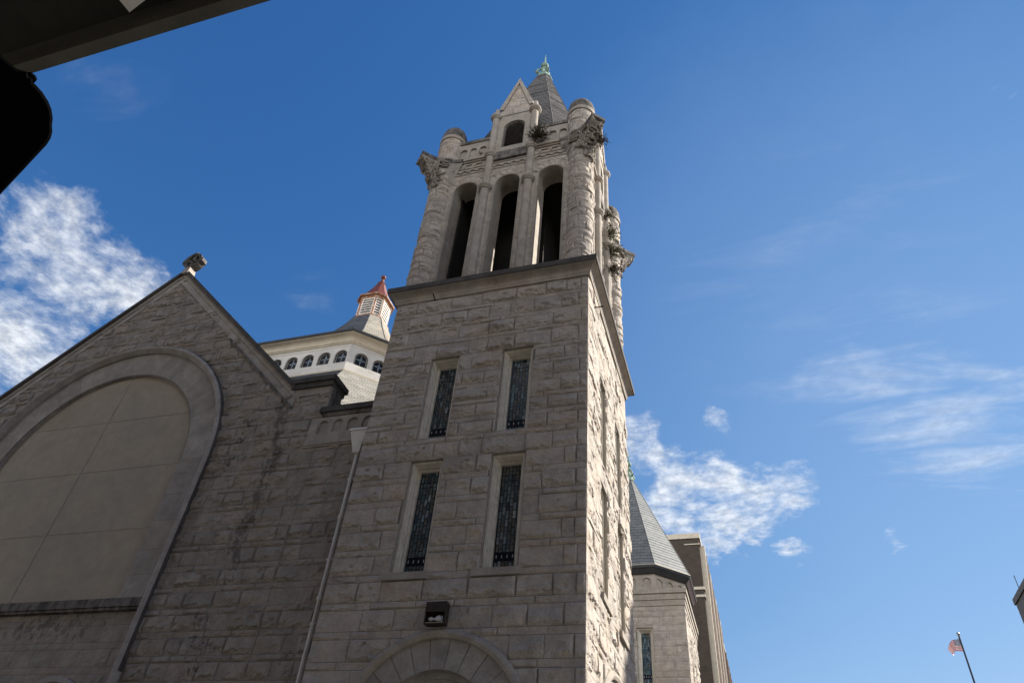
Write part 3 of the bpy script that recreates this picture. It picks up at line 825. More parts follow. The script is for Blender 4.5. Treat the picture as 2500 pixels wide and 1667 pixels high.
# ---------------- spire
def oct_ring(c, a, q, zz):
    """chamfered square: half-size a, front half-width q*a"""
    h = q*a; x, y = c
    return [(x-h, y-a, zz), (x+h, y-a, zz), (x+a, y-h, zz), (x+a, y+h, zz), (x+h, y+a, zz), (x-h, y+a, zz), (x-a, y+h, zz), (x-a, y-h, zz)]
def oct_roof(mb, c, a0, z0, a1, z1, q, mat, row, q1=None, lift=0.018, mats=None):
    A = oct_ring(c, a0, q, z0); B = oct_ring(c, a1, q1 or q, z1)
    for i in range(8):
        j = (i+1) % 8
        slate_face(mb, A[i], A[j], B[j], B[i], mats[i] if mats else mat, row, lift)
mb = MB()
oct_roof(mb, (TC[0], TC[1]), 2.92, 27.45, 0.30, 38.05, 0.60, M['slate'], 0.21, lift=0.02)
for i in range(8):      # lead hips
    A = oct_ring(TC, 2.95, 0.60, 27.4)[i]; B = oct_ring(TC, 0.31, 0.60, 38.0)[i]
    mb.tube([A, B], 0.022, M['slate'], 5)
sp = mb.build('spire', church)
def finial(name, parent, cx, cy, z0, s):
    mb = MB(); m = M['patina']
    r0 = oct_ring((cx, cy), 0.36*s, 0.6, z0-0.15*s); r1 = oct_ring((cx, cy), 0.33*s, 0.6, z0+0.1*s); r2 = oct_ring((cx, cy), 0.17*s, 0.6, z0+0.62*s)
    mb.grid([r0, r1, r2], m, closeu=True)
    for i in range(4):
        a = PI/4+i*PI/2; ca, sa = math.cos(a), math.sin(a); path = []; rad = []
        for j in range(16):
            t = j/15
            rr = (0.16+0.24*math.sin(t*PI*0.8)+0.02)*s; zz = z0+(0.95-0.85*t)*s
            if t > 0.7: rr += (0.10*math.sin((t-0.7)/0.3*PI*1.2))*s; zz += 0.12*(t-0.7)/0.3*s
            path.append((cx+ca*rr, cy+sa*rr, zz)); rad.append((0.045+0.045*t)*s)
        mb.tube(path, rad, m, 8)
        b = i*PI/2; mb.tube([(cx+math.cos(b)*0.22*s, cy+math.sin(b)*0.22*s, z0+0.15*s), (cx+math.cos(b)*0.26*s, cy+math.sin(b)*0.26*s, z0+0.45*s), (cx+math.cos(b)*0.12*s, cy+math.sin(b)*0.12*s, z0+0.8*s)], [0.07*s, 0.09*s, 0.05*s], m, 8)
    prof = [(0.16, 0.6), (0.20, 0.85), (0.22, 0.95), (0.12, 1.0), (0.10, 1.10), (0.13, 1.14), (0.11, 1.2)]
    for i in range(9): a = -PI/2*0.8+PI*0.9*i/8; prof.append((0.225*math.cos(a), 1.42+0.21*math.sin(a)))
    prof += [(0.10, 1.64), (0.11, 1.72), (0.06, 1.76), (0.045, 2.1), (0.02, 2.6), (0.0, 2.85)]
    mb.lathe(cx, cy, [(a*s, z0+b*s) for a, b in prof], m, 16)
    return smooth_angle(mb.build(name, parent), 40)
finial('finial', sp, TC[0], TC[1], 38.05, 0.98)

# ---------------- great gable wall
GY = 15.5
GF = plane_frame((0, GY, 0), (1, 0, 0), (0, -1, 0))
GX, GZS, RP, RM, RO = -21.05, 13.05, 4.17, 5.17, 5.41
APX_Z = 22.85; SL = 0.965
def slope_z(u): return APX_Z-SL*np.abs(u-GX)
XL, XK = -40.0, -11.86
mb = MB()
top = lambda u: float(min(slope_z(u), 99))
arch = [(GX+RM*math.cos(PI-PI*i/40), GZS+RM*math.sin(PI*i/40)) for i in range(41)]
def gq(pts, h=0.0, mat='mortar'): mb.face([GF(a, b, h) for a, b in pts], M[mat])
gq([(GX-19, 0), (GX-RM, 0), (GX-RM, top(GX-RM)), (GX-19, top(GX-19))])
for (a, b), (c, d) in zip(arch, arch[1:]):
    gq([(a, b), (c, d), (c, top(c)), (a, top(a))]) if not (a < GX < c) else gq([(a, b), (c, d), (c, top(c)), (GX, APX_Z), (a, top(a))])
gq([(GX+RM, 0), (-13.3, 0), (-13.3, top(-13.3)), (GX+RM, top(GX+RM))])
gq([(-13.3, 0), (XK, 0), (XK, 15.3), (-13.3, 15.3)]); gq([(XK, 0), (-9.8, 0), (-9.8, 14.15), (XK, 14.15)])
mb.face([GF(XK, 14.0, 0), GF(XK, 14.0, -0.6), GF(XK, 15.3, -0.6), GF(XK, 15.3, 0)], M['sooty'])
# recessed panel zone below the ledge
mb.face([GF(GX-RM, 0, -0.10), GF(GX+RM, 0, -0.10), GF(GX+RM, 8.5, -0.10), GF(GX-RM, 8.5, -0.10)], M['mortar'])
r = np.random.default_rng(500)
gc = mkcourses(2.0, 23.2, 0.44, 0.17)
def gmask(u, v):
    ok = (v < np.where(u < -13.3, slope_z(u)-0.25, 15.25)) & (v < np.where(u > XK, 13.0, 99))
    rr = (u-GX)**2+(v-GZS)**2
    ok &= ~((rr < (RO-0.05)**2) & (v > GZS)); ok &= ~((np.abs(u-GX) < RO-0.05) & (v <= GZS))
    return ok
rects = course_blocks(-34, -9.85, gc, r, tall=(0.45, 1.0), thin=(0.5, 1.2), breaks=(XK,))
rects = [q for q in rects if q[2] < float(slope_z((q[0]+q[1])/2))+1.5 and not (abs((q[0]+q[1])/2-GX) < 4 and q[3] < 16)]
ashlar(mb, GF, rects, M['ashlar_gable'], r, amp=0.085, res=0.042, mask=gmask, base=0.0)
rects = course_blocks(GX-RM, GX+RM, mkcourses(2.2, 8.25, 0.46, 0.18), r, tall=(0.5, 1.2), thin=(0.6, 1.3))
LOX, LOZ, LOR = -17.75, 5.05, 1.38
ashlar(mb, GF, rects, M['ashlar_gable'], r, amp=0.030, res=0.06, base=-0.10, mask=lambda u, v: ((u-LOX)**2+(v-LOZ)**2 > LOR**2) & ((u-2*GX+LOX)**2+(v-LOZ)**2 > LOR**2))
mb.build('gable_wall', church)
# panel
mb = MB()
A = [(GX+RP*math.cos(PI-PI*i/48), GZS+RP*math.sin(PI*i/48)) for i in range(49)]
mb.face([GF(GX-RP, 8.47, -0.13), GF(GX+RP, 8.47, -0.13)]+[GF(a, b, -0.13) for a, b in A[::-1]], M['panel'])
for u in (GX-2.1*0, GX-4.16/1.0*0+2.09*0):
    pass
mb.box(GF, GX-0.012, GX+0.012, 8.47, GZS+RP-0.01, -0.135, -0.115, M['band'])
for zz in (10.75, 13.03, 15.13):
    w = RP if zz < GZS else math.sqrt(RP**2-(zz-GZS)**2)
    mb.box(GF, GX-w, GX+w, zz-0.010, zz+0.010, -0.135, -0.117, M['band'])
mb.build('arch_panel', church)
# band of smooth voussoirs and hood mould
mb = MB(); nv = 15
def bt(): return float(r.random())
for i in range(nv):
    g = 0.0011
    sweep_arch(mb, GF, GX, GZS, [(RM, -0.02), (RM-0.003, 0.0), (RP+0.0, 0.0), (RP, -0.05), (RP-0.05, -0.08), (RP-0.05, -0.16)], M['band'], a0=PI*i/nv+g, a1=PI*(i+1)/nv-g, n=6, tone=bt())
sweep_arch(mb, GF, GX, GZS, [(RM, -0.014), (RP-0.04, -0.014)], M['mortar'])
for s in (-1, 1):
    z = 8.47
    while z < GZS-0.01:
        e = min(z+r.uniform(0.5, 0.95), GZS)
        if GZS-e < 0.3: e = GZS
        a0, a1 = (GX+RP, GX+RM) if s > 0 else (GX-RM, GX-RP)
        mb.box(GF, a0, a1, z+0.004, e-0.004, -0.15, 0.0, M['band'], tone=bt())
        i0, i1 = (GX+RP-0.05, GX+RP) if s > 0 else (GX-RP, GX-RP+0.05)
        mb.box(GF, i0, i1, z, e, -0.15, -0.08, M['band'], tone=0.5)
        z = e
    mb.box(GF, *((GX+RP, GX+RM) if s > 0 else (GX-RM, GX-RP)), 8.47, GZS, -0.16, -0.012, M['mortar'])
mb.build('arch_band', church)
mb = MB()
sweep_arch(mb, GF, GX, GZS, [(RO+0.01, -0.02), (RO, 0.16), (RO-0.04, 0.215), (RO-0.10, 0.235), (RO-0.16, 0.20), (RO-0.20, 0.12), (RM-0.01, 0.08), (RM-0.02, -0.03)], M['band'], legs=0, n=64)
sweep_arch(mb, GF, GX, GZS, [(RO+0.018, -0.02), (RO+0.018, 0.15), (RO+0.004, 0.175)], M['coping'], a0=0, a1=R(62), n=24)  # dark strip on the right flank: soot and shadow gap painted together
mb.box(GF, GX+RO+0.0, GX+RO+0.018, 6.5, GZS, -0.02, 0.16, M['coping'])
smooth_angle(mb.build('hood_mould', church), 35)
mb = MB()
mb.box(GF, GX-RM+0.03, GX+RM-0.03, 8.22, 8.46, -0.12, 0.10, M['sooty']); mb.box(GF, GX-RM+0.03, GX+RM-0.03, 8.14, 8.219, -0.12, 0.05, M['sooty'])
mb.build('ledge', church)
for ox in (LOX, 2*GX-LOX):
    mb = MB()
    sweep_arch(mb, GF, ox, LOZ, [(LOR, -0.12), (LOR, 0.0), (LOR-0.05, 0.03), (LOR-0.14, 0.03), (LOR-0.17, -0.02), (LOR-0.30, -0.04), (LOR-0.32, -0.3)], M['band'], legs=0, n=30)
    w = mb.build('lower_window', church)
    g = MB(); A2 = arch_pts(ox, LOR-0.3, LOZ, 20)
    uvface(g, [GF(ox-LOR+0.3, 1.5, -0.25), GF(ox+LOR-0.3, 1.5, -0.25)]+[GF(a, b, -0.25) for a, b in A2[::-1]], M['sg2'])
    g.build('stained_glass', w)
# raking coping and kneeler
def rake(mb, s, z_off0, z_off1, h0, h1, mat, x_in=0.0, x_out=8.0):
    p = [(GX+s*x_in, APX_Z+z_off0-SL*x_in), (GX+s*x_in, APX_Z+z_off1-SL*x_in), (GX+s*x_out, APX_Z+z_off1-SL*x_out), (GX+s*x_out, APX_Z+z_off0-SL*x_out)]
    if s > 0: p = p[::-1]
    mb.prism([GF(a, b, h0) for a, b in p], [GF(a, b, h1) for a, b in p], mat)
mb = MB()
for s in (-1, 1):
    rake(mb, s, -0.03, 0.17, -0.7, 0.17, M['coping'], 0, 7.77 if s > 0 else 18)
    rake(mb, s, -0.28, -0.03, -0.6, 0.085, M['smooth'], 0, 7.77 if s > 0 else 18)
    rake(mb, s, -0.62, -0.282, -0.1, 0.05, M['band'], 0, 7.85 if s > 0 else 18)
    if s > 0:
        rake(mb, s, -0.74, -0.622, -0.1, 0.085, M['sooty'], 4.05, 7.85)
zk = APX_Z-SL*7.77
mb.box(GF, GX+7.62, XK+0.08, zk+0.14, zk+0.33, -0.75, 0.20, M['coping'])
mb.box(GF, GX+7.65, XK+0.0, zk-0.05, zk+0.139, -0.7, 0.13, M['coping'])
mb.box(GF, GX+7.75, XK-0.05, zk-0.34, zk-0.051, -0.65, 0.06, M['ashlar_gable'])
mb.build('gable_coping', church)
mb = MB()
p = [(XK+0.0, zk-0.34), (XK+0.18, zk-0.12), (XK+0.22, zk+0.02)]
mb.box(GF, XK-0.02, XK+0.05, 14.3, zk-0.341, -0.62, 0.0, M['sooty'])
mb.build('kneeler_return', church)
# low parapet between gable and tower
mb = MB()
mb.box(GF, XK-0.12, -9.7, 14.17, 14.36, -0.6, 0.17, M['coping'])
mb.box(GF, XK-0.02, -9.7, 14.02, 14.169, -0.5, 0.10, M['sooty'])
ops = [(-11.77+0.52*i, 0.18, 13.40, 13.70) for i in range(5)]
arch_wall(mb, GF, -12.2, -9.72, 13.05, 14.0, ops[:4], 0.075, 0.01, M['smooth'], back=False)
mb.face([GF(-12.2, 13.05, 0.012), GF(-9.72, 13.05, 0.012), GF(-9.72, 14.0, 0.012), GF(-12.2, 14.0, 0.012)], M['smooth'])
mb.box(GF, -12.2, -9.72, 13.0, 13.049, -0.02, 0.077, M['smooth']); mb.box(GF, -12.24, -12.2, 13.0, 14.0, -0.02, 0.077, M['smooth'])
mb.box(GF, -12.3, -9.72, 12.94, 12.999, -0.02, 0.05, M['smooth'])
mb.build('low_parapet', church)
# downpipe with hopper head in the corner by the tower
mb = MB()
pxx, pyy = -10.22, 15.33
mb.tube([(pxx, pyy, 0), (pxx, pyy, 7.55)], 0.052, M['downpipe'], 12)
mb.tube([(pxx+0.0, pyy, 7.5), (pxx, pyy, 8.15)], 0.047, M['frame'], 12)
mb.tube([(pxx, pyy, 8.12), (pxx, pyy, 12.7)], 0.053, M['downpipe'], 12)
for zz in (7.5, 8.14, 10.4, 5.0, 12.45): mb.tube([(pxx, pyy, zz-0.04), (pxx, pyy, zz+0.04)], 0.075, M['downpipe'], 12)
for zz in (5.6, 9.2, 11.6): mb.box(plane_frame((pxx, pyy, 0), (1, 0, 0), (0, -1, 0)), -0.10, 0.10, zz-0.02, zz+0.02, -0.17, 0.0, M['downpipe'])
dp = mb.build('downpipe', church)
mb = MB()
a = 0.28; b = 0.10
lo = [(pxx-b, pyy-b, 12.42), (pxx+b, pyy-b, 12.42), (pxx+b, pyy+b, 12.42), (pxx-b, pyy+b, 12.42)]
hi = [(pxx-a, pyy-0.22, 13.12), (pxx+a, pyy-0.22, 13.12), (pxx+a, pyy+0.15, 13.12), (pxx-a, pyy+0.15, 13.12)]
mb.hexa(lo+hi, M['downpipe'])
mb.box(plane_frame((pxx, pyy, 0), (1, 0, 0), (0, -1, 0)), -0.31, 0.31, 13.12, 13.19, -0.16, 0.25, M['downpipe'])
mb.build('hopper_head', dp)
# cross finial at gable apex: wheel cross on a leaning post, seen edge on from the right
def wheel_cross():
    mb = MB(); cx, cy = GX+0.02, GY+0.1
    mb.hexa([(cx-0.17, cy-0.32, 22.7), (cx+0.19, cy-0.32, 22.7), (cx+0.19, cy+0.12, 22.7), (cx-0.17, cy+0.12, 22.7),
             (cx-0.12, cy-0.26, 23.12), (cx+0.14, cy-0.26, 23.12), (cx+0.14, cy+0.08, 23.12), (cx-0.12, cy+0.08, 23.12)], M['smooth'])
    c = Vector((cx+0.02, cy-0.09, 23.56)); Rw = 0.44; hw = 0.17
    n = 40; P = []
    for i in range(n+1):
        a = 2*PI*i/n; lobe = 1.0+0.035*abs(math.cos(2*a))
        ca, sa = math.cos(a)*lobe, math.sin(a)*lobe
        P.append([(c.x+ca*rr, c.y+yy, c.z+sa*rr) for rr, yy in ((Rw, -hw), (Rw, hw), (Rw-0.12, hw), (Rw-0.15, hw-0.05), (Rw-0.15, -hw+0.05), (Rw-0.12, -hw), (Rw, -hw))])
    mb.grid(P, M['dome'])
    F = plane_frame((c.x, c.y, c.z), (1, 0, 0), (0, -1, 0))
    for ang in (0, PI/2, PI, 3*PI/2):
        ca, sa = math.cos(ang), math.sin(ang)
        def T(u, v, h): return F(u*ca-v*sa, u*sa+v*ca, h)
        mb.hexa([T(-0.04, 0, 0.12), T(0.04, 0, 0.12), T(0.04, 0, -0.12), T(-0.04, 0, -0.12), T(-0.11, Rw-0.1, 0.12), T(0.11, Rw-0.1, 0.12), T(0.11, Rw-0.1, -0.12), T(-0.11, Rw-0.1, -0.12)], M['dome'])
        mb.hexa([T(-0.11, Rw-0.02, 0.185), T(0.11, Rw-0.02, 0.185), T(0.11, Rw-0.02, -0.185), T(-0.11, Rw-0.02, -0.185), T(-0.09, Rw+0.08, 0.14), T(0.09, Rw+0.08, 0.14), T(0.09, Rw+0.08, -0.14), T(-0.09, Rw+0.08, -0.14)], M['dome'])
    mb.build('wheel_cross', church)
wheel_cross()
# roofs and body behind the gable
mb = MB()
for s in (-1, 1):
    q = [(GX, 16.1, 22.4), (GX, 28.0, 22.4), (GX+s*9.0, 28.0, 22.4-SL*9), (GX+s*9.0, 16.1, 22.4-SL*9)]
    uvface(mb, q if s < 0 else q[::-1], M['slate'])
mb.build('nave_roof', church)
mb = MB(); BF = plane_frame((0, 0, 0), (1, 0, 0), (0, 1, 0))
mb.box(BF, -40, -9.9, 0, 13.6, 16.15, 46.0, M['ashlar_gable'])
mb.box(BF, -9.9, -8.6, 0, 13.0, 21.95, 40.95, M['ashlar_gable'])
mb.build('rear_body', church)

# ---------------- lantern
LC = (-21.3, 29.6); LA, LH = 5.85, 3.40; LQ = LH/LA
def ring8(a, h, zz, c=LC): x, y = c; return [(x-h, y-a, zz), (x+h, y-a, zz), (x+a, y-h, zz), (x+a, y+h, zz), (x+h, y+a, zz), (x-h, y+a, zz), (x-a, y+h, zz), (x-a, y-h, zz)]
def grow(e): return LA+e, LH+e*math.tan(R(22.5))
mb = MB()
# eight faces with arched windows
R0 = ring8(LA, LH, 0)
LZ0, LZ1 = 23.62, 25.56
def face_frame(p, q):
    p = Vector(p); q = Vector(q); d = (q-p).normalized(); n = Vector((d.y, -d.x, 0))
    return plane_frame((p.x, p.y, 0), tuple(d), tuple(n)), (q-p).length
wins = []
for i in range(8):
    f, L = face_frame(R0[i], R0[(i+1) % 8])
    nwin = 7 if i % 2 == 0 else 3
    if i % 2 == 0:
        sp_ = 0.985 if nwin > 1 else 0; m0 = (L-sp_*(nwin-1))/2
    else:
        sp_ = 1.0; m0 = (L-sp_*(nwin-1))/2
    ops = [(m0+sp_*j, 0.36, 24.20, 24.70) for j in range(nwin)]
    arch_wall(mb, f, 0, L, LZ0, LZ1, ops, 0.0, -0.24, M['white'])
    mb.box(f, -0.02, L+0.02, LZ0, LZ0+0.44, 0.0, 0.05, M['white'])
    mb.box(f, 0, L, 25.28, 25.30, 0.0, 0.015, M['cream'])
    if i in (7, 0, 1, 2): wins += [(f, o) for o in ops]
mb.build('lantern_wall', church)
mb = MB()
prof = [(0.0, 25.44), (0.05, 25.45), (0.06, 25.52), (0.10, 25.54)]
for i in range(6): t = i/5; prof.append((0.10+0.24*(1-math.cos(t*PI/2)), 25.56+0.36*math.sin(t*PI/2)))
prof += [(0.37, 25.94), (0.37, 25.98)]
mb.grid([ring8(*grow(e), zz) for e, zz in prof], M['cream'], closeu=True)
mb.build('lantern_cove', church)
mb = MB()
mb.grid([ring8(*grow(e), zz) for e, zz in ((0.30, 25.985), (0.42, 25.985), (0.44, 26.12), (0.38, 26.13))], M['gutter'], closeu=True)
mb.build('lantern_gutter', church)
mb = MB(); mb.grid([ring8(*grow(e), zz) for e, zz in ((0.04, 23.55), (0.09, 23.57), (0.09, 23.66), (0.04, 23.68))], M['cream'], closeu=True)
mb.build('lantern_base_flashing', church)
for f, (uc, rr, vs_, vp) in wins:
    w = MB(); sweep_arch(w, f, uc, vp, [(0.36, -0.10), (0.335, -0.10), (0.335, -0.13), (0.318, -0.13), (0.30, -0.14)], M['black'], legs=vs_, n=16)
    sweep_arch(w, f, uc, vp, [(0.318, -0.115), (0.29, -0.115), (0.29, -0.13)], M['lead_white'], legs=vs_+0.04, n=16)
    w.box(f, uc-0.36, uc+0.36, vs_, vs_+0.04, -0.2, -0.09, M['black']); w.box(f, uc-0.29, uc+0.29, vs_+0.041, vs_+0.07, -0.17, -0.115, M['lead_white'])
    wo = w.build('lantern_window', church)
    g = MB(); A2 = arch_pts(uc, 0.31, vp, 16)
    g.face([f(uc-0.31, vs_+0.02, -0.16), f(uc+0.31, vs_+0.02, -0.16)]+[f(a, b, -0.16) for a, b in A2[::-1]], M['glass_dark'])
    # pale cross-shaped centre piece with radiating bars
    cz = vp-0.02
    for a in range(4):
        an = a*PI/2; ca, sa = math.cos(an), math.sin(an)
        g.face([f(uc+ca*x-sa*y, cz+sa*x+ca*y, -0.148) for x, y in ((0.0, -0.02), (0.17, -0.062), (0.17, 0.062), (0.0, 0.02))], M['glass_blue'])
    g.face([f(uc+0.06*math.cos(a*PI/4), cz+0.06*math.sin(a*PI/4), -0.145) for a in range(8)], M['glass_blue'])
    for x0, y0, x1, y1 in ((0, -0.16, 0, vs_+0.05-cz), (-0.17, 0, -0.30, 0), (0.17, 0, 0.30, 0), (0, 0.17, 0, 0.30)):
        g.tube([f(uc+x0, cz+y0, -0.15), f(uc+x1, cz+y1, -0.15)], 0.011, M['lead_white'], 5)
    g.build('leaded_glass', wo)
# skirt roof, upper roof
mb = MB()
A0 = ring8(*grow(3.4), 23.56-4.35); A1 = ring8(*grow(0.06), 23.58)
for i in range(8):
    j = (i+1) % 8; slate_face(mb, A0[i], A0[j], A1[j], A1[i], M['slate_lit'] if i in (1, 2, 3) else M['slate_shade'], 0.2, 0.012)  # sun and shade painted in: paler slate on sunlit faces, darker elsewhere
mb.build('skirt_roof', church)
mb = MB()
CB = 1.05
prof = [(0.40, 26.12), (-1.2, 27.25), (-2.6, 28.65), (-3.6, 30.05), (-4.35, 31.6), (-LA+CB, 32.75)]
rings = []
for e, zz in prof:
    a = LA+e; t = (zz-26.12)/(32.75-26.12); q = LQ*(1-t)+0.52*t
    h = a*q if e < 0.39 else LH+e*math.tan(R(22.5))
    rings.append(ring8(a, h, zz))
for A_, B_ in zip(rings, rings[1:]):
    for i in range(8):
        j = (i+1) % 8; slate_face(mb, A_[i], A_[j], B_[j], B_[i], M['slate_lit_rust'] if i in (1, 2, 3) else M['slate_shade'], 0.2, 0.012)  # rust streaks on slate made paler for sunlit faces, darker for shaded ones
for i in range(8):
    mb.tube([rings[k2][i] for k2 in range(len(rings))], 0.035, M['slate_far'], 6)
mb.build('lantern_roof', church)
# cupola
mb = MB()
def cr8(a, h, zz): return ring8(a, h, zz, LC)
CA, CH = 0.93, 0.52
mb.grid([cr8(CA+0.16, CH+0.07, 32.55), cr8(CA+0.17, CH+0.07, 32.74), cr8(CA+0.08, CH+0.03, 32.82)], M['rust_trim'], closeu=True)
Rr = cr8(CA, CH, 0); CZ0, CZ1 = 32.78, 34.45
for i in range(8):
    f, L = face_frame(Rr[i], Rr[(i+1) % 8])
    lou_m = 0.13 if i % 2 == 0 else 0.11
    hole = (lou_m, L-lou_m, CZ0+0.12, CZ1-0.16)
    wall_backing(mb, f, 0, L, CZ0, CZ1, [hole], 0.0, M['louver_w'], 0.1)
    mb.box(f, -0.05, 0.05, CZ0, CZ1, -0.02, 0.03, M['rust_trim'] if i in (1, 2, 0) else M['louver_w'])
cup = mb.build('cupola', church)
lv = MB()
for i in range(8):
    f, L = face_frame(Rr[i], Rr[(i+1) % 8]); lm = 0.13 if i % 2 == 0 else 0.11
    lv.face([f(lm, CZ0+0.1, -0.1), f(L-lm, CZ0+0.1, -0.1), f(L-lm, CZ1-0.1, -0.1), f(lm, CZ1-0.1, -0.1)], M['dark'])
    nn = 6
    for s_ in range(nn):
        zz = CZ0+0.16+(CZ1-CZ0-0.34)*s_/nn
        lv.hexa([f(lm, zz, 0.0), f(L-lm, zz, 0.0), f(L-lm, zz+0.09, -0.08), f(lm, zz+0.09, -0.08), f(lm, zz+0.10, 0.0), f(L-lm, zz+0.10, 0.0), f(L-lm, zz+0.12, -0.08), f(lm, zz+0.12, -0.08)], M['louver_w'])
lv.build('louvre', cup)
mb = MB()
mb.grid([cr8(CA, CH, 34.38), cr8(CA+0.05, CH+0.02, 34.42), cr8(CA+0.06, CH+0.02, 34.52), cr8(CA+0.20, CH+0.08, 34.58), cr8(CA+0.22, CH+0.09, 34.66)], M['rust_trim'], closeu=True)
mb.grid([cr8(CA+0.22, CH+0.09, 34.66), cr8(CA-0.10, CH-0.05, 35.05), cr8(0.55, 0.31, 35.7), cr8(0.24, 0.13, 36.6)], M['copper_rust'], closeu=True)
mb.lathe(LC[0], LC[1], [(0.24, 36.55), (0.30, 36.62), (0.27, 36.70), (0.14, 36.76), (0.10, 37.1), (0.12, 37.15)]+[(0.19*math.cos(-PI/2+PI*i/8+0.3*(i == 0)), 37.33+0.19*math.sin(-PI/2+PI*i/8)) for i in range(1, 9)], M['copper_rust'], 12)
mb.build('cupola_roof', cup)

# ---------------- rear stair turret of the church
FC = (-6.68, 44.4); FA = 3.4
FFr = plane_frame((FC[0], FC[1], 0), (1, 0, 0), (0, -1, 0)); FFs = plane_frame((FC[0], FC[1], 0), (0, 1, 0), (1, 0, 0))
fz = 18.75
for k, f in enumerate((FFr, FFs)):
    r = np.random.default_rng(700+k)
    holes = [(0.62, 1.52, 13.55, 16.55), (-1.52, -0.62, 13.55, 16.55)]
    mb = MB(); wall_backing(mb, f, -FA, FA, 0, fz, holes, FA, M['mortar'], 0.42, M['smooth'])
    rects = subtract(course_blocks(-FA, FA, mkcourses(6, 17.75, 0.48, 0.34), r, tall=(0.6, 1.3), thin=(0.7, 1.5)), holes)
    ashlar(mb, f, rects, M['ashlar'], r, amp=0.045 if k == 0 else 0.08, res=0.09, base=FA)
    mb.box(f, -FA-0.02, FA+0.02, 17.76, 18.1, FA-0.1, FA+0.05, M['smooth']); mb.box(f, -FA-0.06, FA+0.06, 18.101, 18.45, FA-0.1, FA+0.10, M['smooth'])
    mb.box(f, -FA-0.12, FA+0.12, 18.451, 18.72, FA-0.1, FA+0.18, M['smooth'])
    mb.build('rear_turret_wall', church)
    for q in holes: rect_window(f, *q, FA, M['sg1'], church)
mb = MB()
FH = 1.75
FR = ring8(FA, FH, 0, FC)
for i in range(8):
    f, L = face_frame(FR[i], FR[(i+1) % 8]); n = 4 if i % 2 == 0 else 3
    sp_ = L/n; ops = [(sp_*(j+0.5), 0.24, 18.86, 19.25) for j in range(n)]
    arch_wall(mb, f, 0, L, 18.725, 19.75, ops, 0.0, -0.08, M['smooth'], back=False)
    mb.face([f(0, 18.725, -0.08), f(L, 18.725, -0.08), f(L, 19.75, -0.08), f(0, 19.75, -0.08)], M['smooth'])
mb.build('rear_turret_frieze', church)
mb = MB()
def fg(e, zz): return ring8(FA+e, FH+e*0.414, zz, FC)
mb.grid([fg(-0.1, 19.70), fg(0.12, 19.70), fg(0.30, 19.95), fg(0.36, 19.98), fg(0.37, 20.12), fg(0.30, 20.13)], M['gutter'], closeu=True)
mb.face(fg(-0.1, 19.701)[::-1], M['gutter'])
mb.build('rear_turret_gutter', church)
mb = MB()
mb.grid([fg(0.34, 20.10), fg(0.40, 20.12), fg(0.38, 20.17), fg(0.3, 20.2)], M['lightstone'], closeu=True)
A0 = fg(0.33, 20.15); A1 = ring8(0.24, 0.12, 28.2, FC)
for i in range(8):
    j = (i+1) % 8; slate_face(mb, A0[i], A0[j], A1[j], A1[i], M['slate_far'], 0.26, 0.015)
for i in range(8): mb.tube([A0[i], A1[i]], 0.03, M['slate_far'], 5)
rs = mb.build('rear_turret_spire', church)
finial('finial', rs, FC[0], FC[1], 28.2, 0.92)

# =================================================================== wall lamp over the portal
LP = empty('wall_floodlight', (-6.72, 14.9, 7.35)); tag(LP, 'brown metal box floodlight with bare bulb fixed above the tower doorway arch', 'floodlight')
F = plane_frame((-6.72, 14.93, 7.20), (1, 0, 0), (0, -1, 0))
mb = MB()
w, hh, d = 0.25, 0.50, 0.20
mb.box(F, -w, w, 0, hh, 0.0, 0.02, M['lampbox'])
mb.box(F, -w, -w+0.02, 0.0, hh, 0.021, d, M['lampbox']); mb.box(F, w-0.02, w, 0.0, hh, 0.021, d, M['lampbox'])
mb.box(F, -w+0.021, w-0.021, hh-0.02, hh, 0.021, d, M['lampbox']); mb.box(F, -w+0.021, w-0.021, hh-0.23, hh-0.021, d-0.02, d, M['lampbox'])
mb.box(F, -w+0.021, w-0.021, 0.0, 0.02, 0.021, d-0.02, M['lampbox'])
mb.build('housing', LP)
mb = MB(); mb.box(F, -w+0.03, w-0.03, 0.021, 0.04, 0.16, 0.185, M['chrome']); mb.tube([F(w-0.07, 0.03, 0.17), F(w-0.07, 0.18, 0.17)], 0.010, M['chrome'], 6)
mb.build('reflector_edge', LP)
mb = MB(); prof = []
path = [F(-0.18+0.36*i/12, 0.13, 0.11) for i in range(13)]
rad = [0.035, 0.05, 0.055, 0.05, 0.03, 0.028, 0.045, 0.065, 0.08, 0.085, 0.075, 0.05, 0.01]
mb.tube(path, rad, M['bulb'], 12); smooth_angle(mb.build('bulb', LP), 60)

